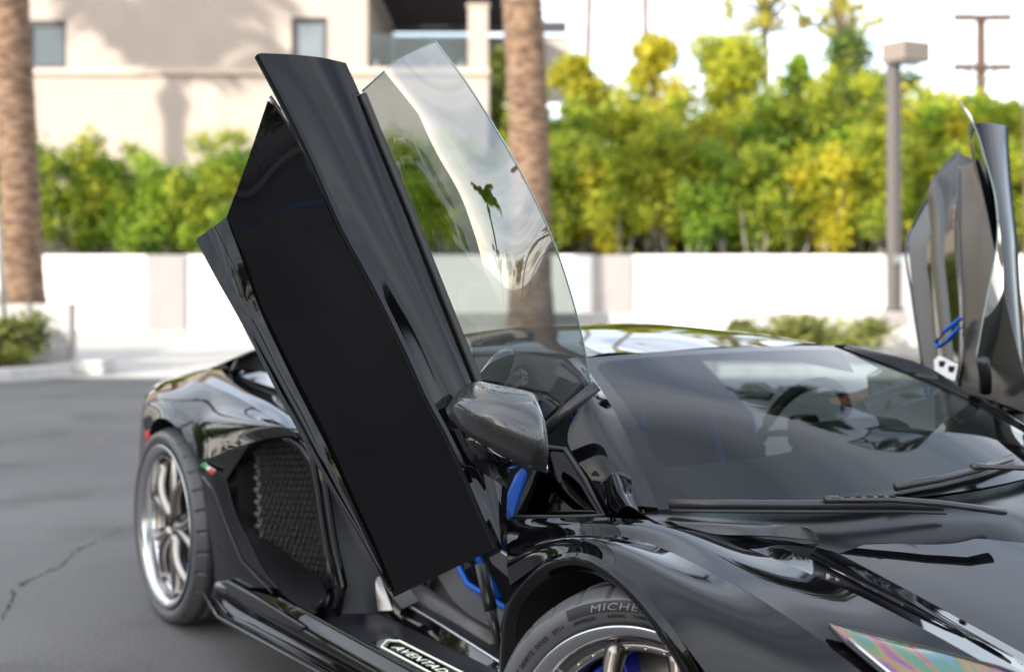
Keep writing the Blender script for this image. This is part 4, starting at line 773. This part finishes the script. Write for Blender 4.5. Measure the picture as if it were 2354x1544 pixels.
def door(sgn):
    mi = (lambda G: np.asarray(G, float)) if sgn < 0 else (lambda G: mirror(np.asarray(G, float)))
    eye = np.array(EYE) if sgn < 0 else np.array((EYE[0], -EYE[1], EYE[2]))
    d = panel('door', [mi(main), mi(shoulder), mi(roll)], M['paint'], car, thick=.012, bevel=.002, face=eye)
    panel('door_blade', [mi(blade), mi(blade_e)], M['paint'], d, thick=.004, bevel=.0015, face=eye)
    g_ = panel('window_glass', mi(glass), M['side'], d, thick=0, bevel=0, face=eye)
    tb('glass_edge', [tuple(p) for p in mi(loft([GT], 40, 1)[0] if False else np.array(herm(GT, knots([GT]), 40)))], .0024, M['glassedge'], g_, n=6)
    tb('glass_edge', [tuple(p) for p in mi(np.array([GB[0], GM[0], GT[0]]))], .0024, M['glassedge'], g_, n=6)
    tb('belt_seal', [tuple(p) for p in mi(np.array(herm(SBt[1:8], knots([SBt[1:8]]), 30))+np.array((.004, .004, .0)))], .0095, M['rubber'], d, n=8)
    tb('window_frame', [tuple(p) for p in mi(np.array([(-0.5448, -0.822, 0.9206), (-0.511, -0.775, 0.9716), (-0.4794, -0.72, 1.024)]))], .019, M['satin'], d, n=12, flat=.75)
    ip = [mi(np.array([np.array(p)-om*.07-on*.01 for p in MU])), mi(np.array([np.array(p)-om*.12 for p in MM])), mi(np.array([np.array(p)-om*.05 for p in ML]))]
    panel('inner_skin', loft(ip, 30, 10), M['carbon_door'], d, thick=.004, bevel=0, face=(-eye[0], 0, 1))
    h = tb('door_handle', [tuple(p) for p in mi(np.array([(-0.8553, -1.345, 1.665), (-0.8373, -1.333, 1.626), (-0.8126, -1.310, 1.565), (-0.809, -1.294, 1.524), (-0.8075, -1.288, 1.511)]))], .0045, M['gloss'], d, n=8)
    tb('handle_groove', [tuple(p) for p in mi(np.array([(-0.8517, -1.336, 1.659), (-0.8286, -1.313, 1.601), (-0.8068, -1.289, 1.531)]))], .006, M['void'], d, n=6)
    tb('panel_trim', [tuple(p) for p in mi(np.array(herm([(-0.8867, -1.362, 1.697), (-0.8229, -1.305, 1.571), (-0.7625, -1.235, 1.375), (-0.6958, -1.169, 1.201), (-0.6469, -1.117, 1.058)], np.arange(5.), 30)))], .005, M['gloss'], d, n=6)
    # mirror
    top = [(-0.4994, -1.113, 0.9995), (-0.475, -1.095, 1.038), (-0.4497, -1.075, 1.051), (-0.4026, -1.041, 1.045), (-0.3466, -0.9929, 1.029), (-0.3322, -0.9894, 1.016)]
    m1 = [(-0.4762, -1.133, 0.9924), (-0.3972, -1.141, 1.020), (-0.35, -1.124, 1.023), (-0.3006, -1.086, 1.011), (-0.2718, -1.025, 0.9878), (-0.2831, -1.006, 0.9736)]
    m2 = [(-0.4731, -1.128, 0.9784), (-0.3877, -1.144, 0.9878), (-0.3331, -1.135, 0.9836), (-0.284, -1.097, 0.9611), (-0.2564, -1.038, 0.9338), (-0.2714, -1.006, 0.9251)]
    bt = [(-0.4855, -1.111, 0.9665), (-0.4324, -1.121, 0.9541), (-0.3989, -1.107, 0.9363), (-0.3524, -1.073, 0.9116), (-0.3111, -1.030, 0.8839), (-0.2903, -0.9987, 0.8711)]
    bk = [tuple(np.array(p)+np.array((-.05, .04, -.006))) for p in bt]; tk = [tuple(np.array(p)+np.array((-.05, .04, -.004))) for p in top]
    hs = panel('mirror_housing', mi(loft([tk, top, m1, m2, bt, bk], 32, 40)), M['carbon'], d, thick=.003, bevel=.001, face=eye)
    gl = panel('mirror_glass', mi(loft([[tuple(np.array(p)*.97+np.array(q)*.03) for p, q in zip(tk, bk)], [tuple(np.array(p)*.03+np.array(q)*.97) for p, q in zip(tk, bk)]], 14, 8)), M['chrome'], d, thick=0, bevel=0)
    tb('mirror_arm', [tuple(p) for p in mi(np.array([(-0.4534, -1.081, 0.9329), (-0.4571, -1.050, 0.8989), (-0.4862, -0.9857, 0.8669), (-0.5523, -0.9244, 0.8551)]))], [.022, .026, .026, .03], M['gloss'], d, n=12, flat=.6)
    b0 = [(-0.5459, -1.072, 0.9413), (-0.5338, -1.042, 0.8772), (-0.5302, -1.004, 0.8402), (-0.5202, -0.9445, 0.7998)]; b1 = [(-0.5204, -1.022, 0.9355), (-0.5121, -0.9921, 0.9148), (-0.5179, -0.9649, 0.8728), (-0.5249, -0.9343, 0.8347)]
    panel('mirror_base', mi(loft([b0, b1], 14, 5)), M['gloss'], d, thick=.004, bevel=.001, face=eye)
    return d
M['glassedge'] = mat('glassedge', (.16, .22, .19), .1, coat=.5)
door_n = door(-1); door_f = door(1)
door_n['label'] = 'raised door with its mirror beside the front wheel'; door_f['label'] = 'raised far door showing its carbon inner side'
# inner side of the far door
FL = [(-0.9415, 1.279, 1.682), (-1.068, 1.311, 1.633), (-1.200, 1.318, 1.472), (-1.236, 1.313, 1.404), (-1.141, 1.225, 1.178), (-1.024, 1.130, 0.9574), (-0.9569, 1.097, 0.9154), (-0.821, 1.044, 0.8919)]
FR_ = [(-0.7929, 1.102, 1.658), (-0.7415, 1.064, 1.575), (-0.6739, 1.012, 1.458), (-0.6283, 0.9749, 1.373), (-0.5256, 0.8962, 1.198), (-0.4071, 0.8072, 1.002), (-0.3576, 0.7725, 0.9313), (-0.3128, 0.7415, 0.8683)]
FMd = [(-0.9326, 1.212, 1.644), (-0.8887, 1.154, 1.557), (-0.8474, 1.099, 1.436), (-0.8207, 1.068, 1.348), (-0.7693, 1.016, 1.161), (-0.7398, 0.9718, 0.9799), (-0.7518, 0.9745, 0.9295), (-0.7576, 0.9799, 0.899)]
eyeF = EYE
panel('inner_panel', [loft([FL, up_mid(FL, FMd, (.0, .03, 0)), FMd], 36, 10, lin=True)], M['carbon_door'], door_f, face=eyeF, thick=.004)
panel('inner_panel', [loft([FMd, up_mid(FMd, FR_, (.035, -.02, .0)), FR_], 36, 10)], M['carbon_door'], door_f, face=eyeF, thick=.004)
tr = [(-0.9802, 1.240, 1.576), (-1.037, 1.242, 1.482), (-1.088, 1.242, 1.390), (-1.010, 1.164, 1.182), (-0.9222, 1.089, 0.9999)]
tr2 = [(-0.9122, 1.173, 1.558), (-0.8933, 1.139, 1.467), (-0.8755, 1.111, 1.378), (-0.8065, 1.043, 1.174), (-0.7722, 0.9949, 0.9838)]
panel('armrest_recess', loft([tr, tr2], 20, 6), M['gloss'], door_f, face=eyeF, thick=.003)
tb('panel_bead', [tuple(p) for p in herm(FMd[:8], knots([FMd]), 30)], .006, M['bronze_dark'] if 'bronze_dark' in M else M['gloss'], door_f, n=8)
tb('panel_bead', [tuple(p) for p in herm(FL[:6], knots([FL[:6]]), 30)], .005, M['gloss'], door_f, n=8)
tb('pull_strap', [(-0.7425, 0.9665, 1.132), (-0.8081, 0.9796, 1.092), (-0.8517, 0.9848, 1.051), (-0.8333, 0.9745, 1.035), (-0.7881, 0.9646, 1.060), (-0.7423, 0.9596, 1.104)], .011, M['blue'], door_f, n=8, flat=.45)
prism('switch_plate', [(-0.8792, 1.011, 0.9865), (-0.8547, 1.006, 1.003), (-0.7474, 0.9642, 0.9825), (-0.7508, 0.951, 0.9237), (-0.8627, 0.9944, 0.9419)], (.004, -.008, .004), M['silver'], door_f)
for q in ((-0.8253, 0.9819, 0.9796), (-0.771, 0.9599, 0.967)): bx('switch', q, (.02, .012, .02), M['matte'], door_f, bevel=.002)

# ------------------------------------------------------------------ wheels
def lathe(prof, n, fn=None, a0=0, a1=2*math.pi):
    V = []; F = []; k = len(prof)
    for i in range(n):
        a = a0+(a1-a0)*i/n
        for j, (y, r_) in enumerate(prof):
            rr = r_ - (fn(i, j, a) if fn else 0); V.append((rr*math.sin(a), y, rr*math.cos(a)))
        i2 = (i+1) % n
        F += [(i*k+j, i*k+j+1, i2*k+j+1, i2*k+j) for j in range(k-1)]
    return V, F
def sm_prof(p, n): return [tuple(q[:2]) for q in herm([(a, b, 0) for a, b in p], knots([[(a, b, 0) for a, b in p]]), n)]
def wheel(Rt, Rr, wd, dish):
    sd = [(.016, Rr-.012), (.0, Rr+.002), (-.006, Rr+.012), (-.012, Rr+(Rt-Rr)*.45), (-.006, Rr+(Rt-Rr)*.72), (.010, Rt-.009), (.030, Rt-.001)]
    prof = sm_prof(sd, 26)
    n0 = len(prof)
    for g0 in (.065, .115, wd-.125, wd-.075): prof += [(g0-.006, Rt+.001), (g0-.005, Rt-.007), (g0+.005, Rt-.007), (g0+.006, Rt+.001)]
    prof += [(wd-.03, Rt), (wd-.01, Rt-.01), (wd+.008, Rr+.03), (wd-.01, Rr-.01)]
    seg = 540
    def cut(i, j, a):
        if 18 <= j <= n0+1 and i % 18 in (0, 1): return .008
        if j > n0+1 and j < len(prof)-4 and (i+j*2) % 18 in (0, 1): return .008
        return .0012 if (14 <= j <= 15) else 0
    w_ = me('wheel', *lathe([(-.004, Rr-.003), (-.009, Rr+.001), (-.010, Rr-.005), (-.006, Rr-.016), (.002, Rr-.026), (.006, Rr-.029), (.014, Rr-.031), (dish*.7, Rr-.034), (dish, Rr-.037), (dish+.004, Rr-.05), (dish+.05, Rr-.05), (wd*.9, Rr-.035), (wd, Rr-.005)], 128), M['chrome'], car)
    me('tyre', *lathe(prof, seg, cut), M['tyre'], w_)
    return w_, prof
def spokes(w_, Rr, dish, n, twist, hub_y, ca=-1.25):
    Ri = Rr-.047
    for k in range(n):
        a = 2*math.pi*k/n+twist
        for s in (-1, 1):
            path = []; rad = []
            for t in np.linspace(0, 1, 12):
                r_ = .045+(Ri-.045)*t; da = s*(.05+.30*t**1.7); y = hub_y+(dish+.012-hub_y)*t**.8 - .022*math.sin(math.pi*t)
                path.append((r_*math.sin(a+da), y, r_*math.cos(a+da))); rad.append(.026-.009*math.sin(math.pi*t*.9))
            V, F = tube(path, rad, 10, flat=1.5, up=(0, 1, 0)); me('spoke', V, F, M['bronze'], w_)
    me('rim_ring', *lathe([(dish+.02, Ri+.006), (dish-.004, Ri+.004), (dish-.006, Ri-.004), (dish-.004, Ri-.014), (dish+.02, Ri-.018)], 96), M['bronze'], w_)
    for k in range(36):
        a = 2*math.pi*k/36; tb('rim_bolt', [((Ri-.005)*math.sin(a), dish-.004, (Ri-.005)*math.cos(a)), ((Ri-.005)*math.sin(a), dish-.011, (Ri-.005)*math.cos(a))], .0042, M['silver'], w_, n=6)
    me('hub', *lathe([(hub_y+.05, .07), (hub_y, .062), (hub_y-.012, .05), (hub_y-.014, .034), (hub_y-.022, .032), (hub_y-.024, .026), (hub_y-.020, .024), (hub_y-.020, .001)], 36), M['satin'], w_)
    me('brake_disc', *lathe([(.13, .06), (.125, .07), (.125, .19), (.135, .195), (.16, .195), (.16, .06)], 72), M['disc'], w_)
    for k in range(40):
        a = 2*math.pi*k/40; r_ = .10+.075*((k*.37) % 1); tb('disc_hole', [(r_*math.sin(a), .1235, r_*math.cos(a)), (r_*math.sin(a), .1250, r_*math.cos(a))], .0045, M['void'], w_, n=6)
    V = []; F = []
    for i, a in enumerate(np.linspace(ca, ca+.9, 9)):
        for (y, r_) in ((.07, .13), (.07, .205), (.17, .205), (.17, .13)): V.append((r_*math.sin(a), y, r_*math.cos(a)))
        if i: F += [(4*i-4+k, 4*i-4+(k+1) % 4, 4*i+(k+1) % 4, 4*i+k) for k in range(4)]
    F += [(3, 2, 1, 0), (32, 33, 34, 35)]; me('brake_caliper', V, F, M['bluecal'], w_, bevel=.006)
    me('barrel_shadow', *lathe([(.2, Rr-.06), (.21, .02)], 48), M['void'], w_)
wr, _ = wheel(.355, .294, .34, .05); spokes(wr, .294, .05, 5, .3, .055, 1.9); wr.location = (-2.70, -1.0, .353)
wf, pf = wheel(.347, .279, .255, .035); spokes(wf, .279, .035, 5, .62, .03); wf.location = (0, -.985, .338); wf.rotation_euler.z = .455
for src, loc in ((wr, (-2.70, 1.0, .353)), (wf, (0, .985, .338))):
    c = copy_tree(src, car); c.location = loc; c.rotation_euler.z = math.pi + (.455 if src is wf else 0)
# sidewall print on the front tyre
def arc_text(body, size, rad, ac, shear, m, sx=1.0, lift=.0028, bold=.0005):
    V, F = text_mesh(body, size, shear, bold); xs_ = [v[0] for v in V]; w0 = max(xs_)*sx
    pr = sorted((p[1], p[0]) for p in pf[:26]); out_ = []
    for x, y, z in V:
        r_ = rad+y; a = ac+(x*sx-w0/2)/rad; yy = np.interp(r_, [p[0] for p in pr], [p[1] for p in pr])-lift; out_.append((r_*math.sin(a), yy, r_*math.cos(a)))
    return me('sidewall_lettering', out_, F, m, wf, smooth=False)
M['tyredark'] = mat('tyredark', (.012, .012, .013), .6)
def arc_band(r0, r1, a0, a1, m, lift=.0006):
    pr = sorted((p[1], p[0]) for p in pf[:26]); V = []; F = []
    for i, a in enumerate(np.linspace(a0, a1, 24)):
        for k, r_ in enumerate(np.linspace(r0, r1, 5)): V.append((r_*math.sin(a), np.interp(r_, [p[0] for p in pr], [p[1] for p in pr])-lift, r_*math.cos(a)))
        if i: F += [(5*i-5+k, 5*i-5+k+1, 5*i+k+1, 5*i+k) for k in range(4)]
    return me('sidewall_band', V, F, m, wf)
A0 = -.17
arc_band(.3055, .3265, A0-.33, A0+.45, M['tyredark'])
arc_text('MICHELIN', .0185, .3095, A0+.10, .2, M['letter'], 1.75, bold=0)
arc_text('MICHELIN', .0085, .2945, A0-.22, .2, M['tyredark'], 1.2); arc_text('RADIAL', .0085, .2945, A0+.02, .2, M['tyredark'], 1.2); arc_text('TUBELESS', .0085, .2945, A0+.22, .2, M['tyredark'], 1.2)
arc_text('DD2Z   3T11', .011, .298, A0-.52, 0, M['tyredark'], 1.2); arc_text('DOT 2608YZ', .011, .298, A0-.82, 0, M['tyredark'], 1.2)
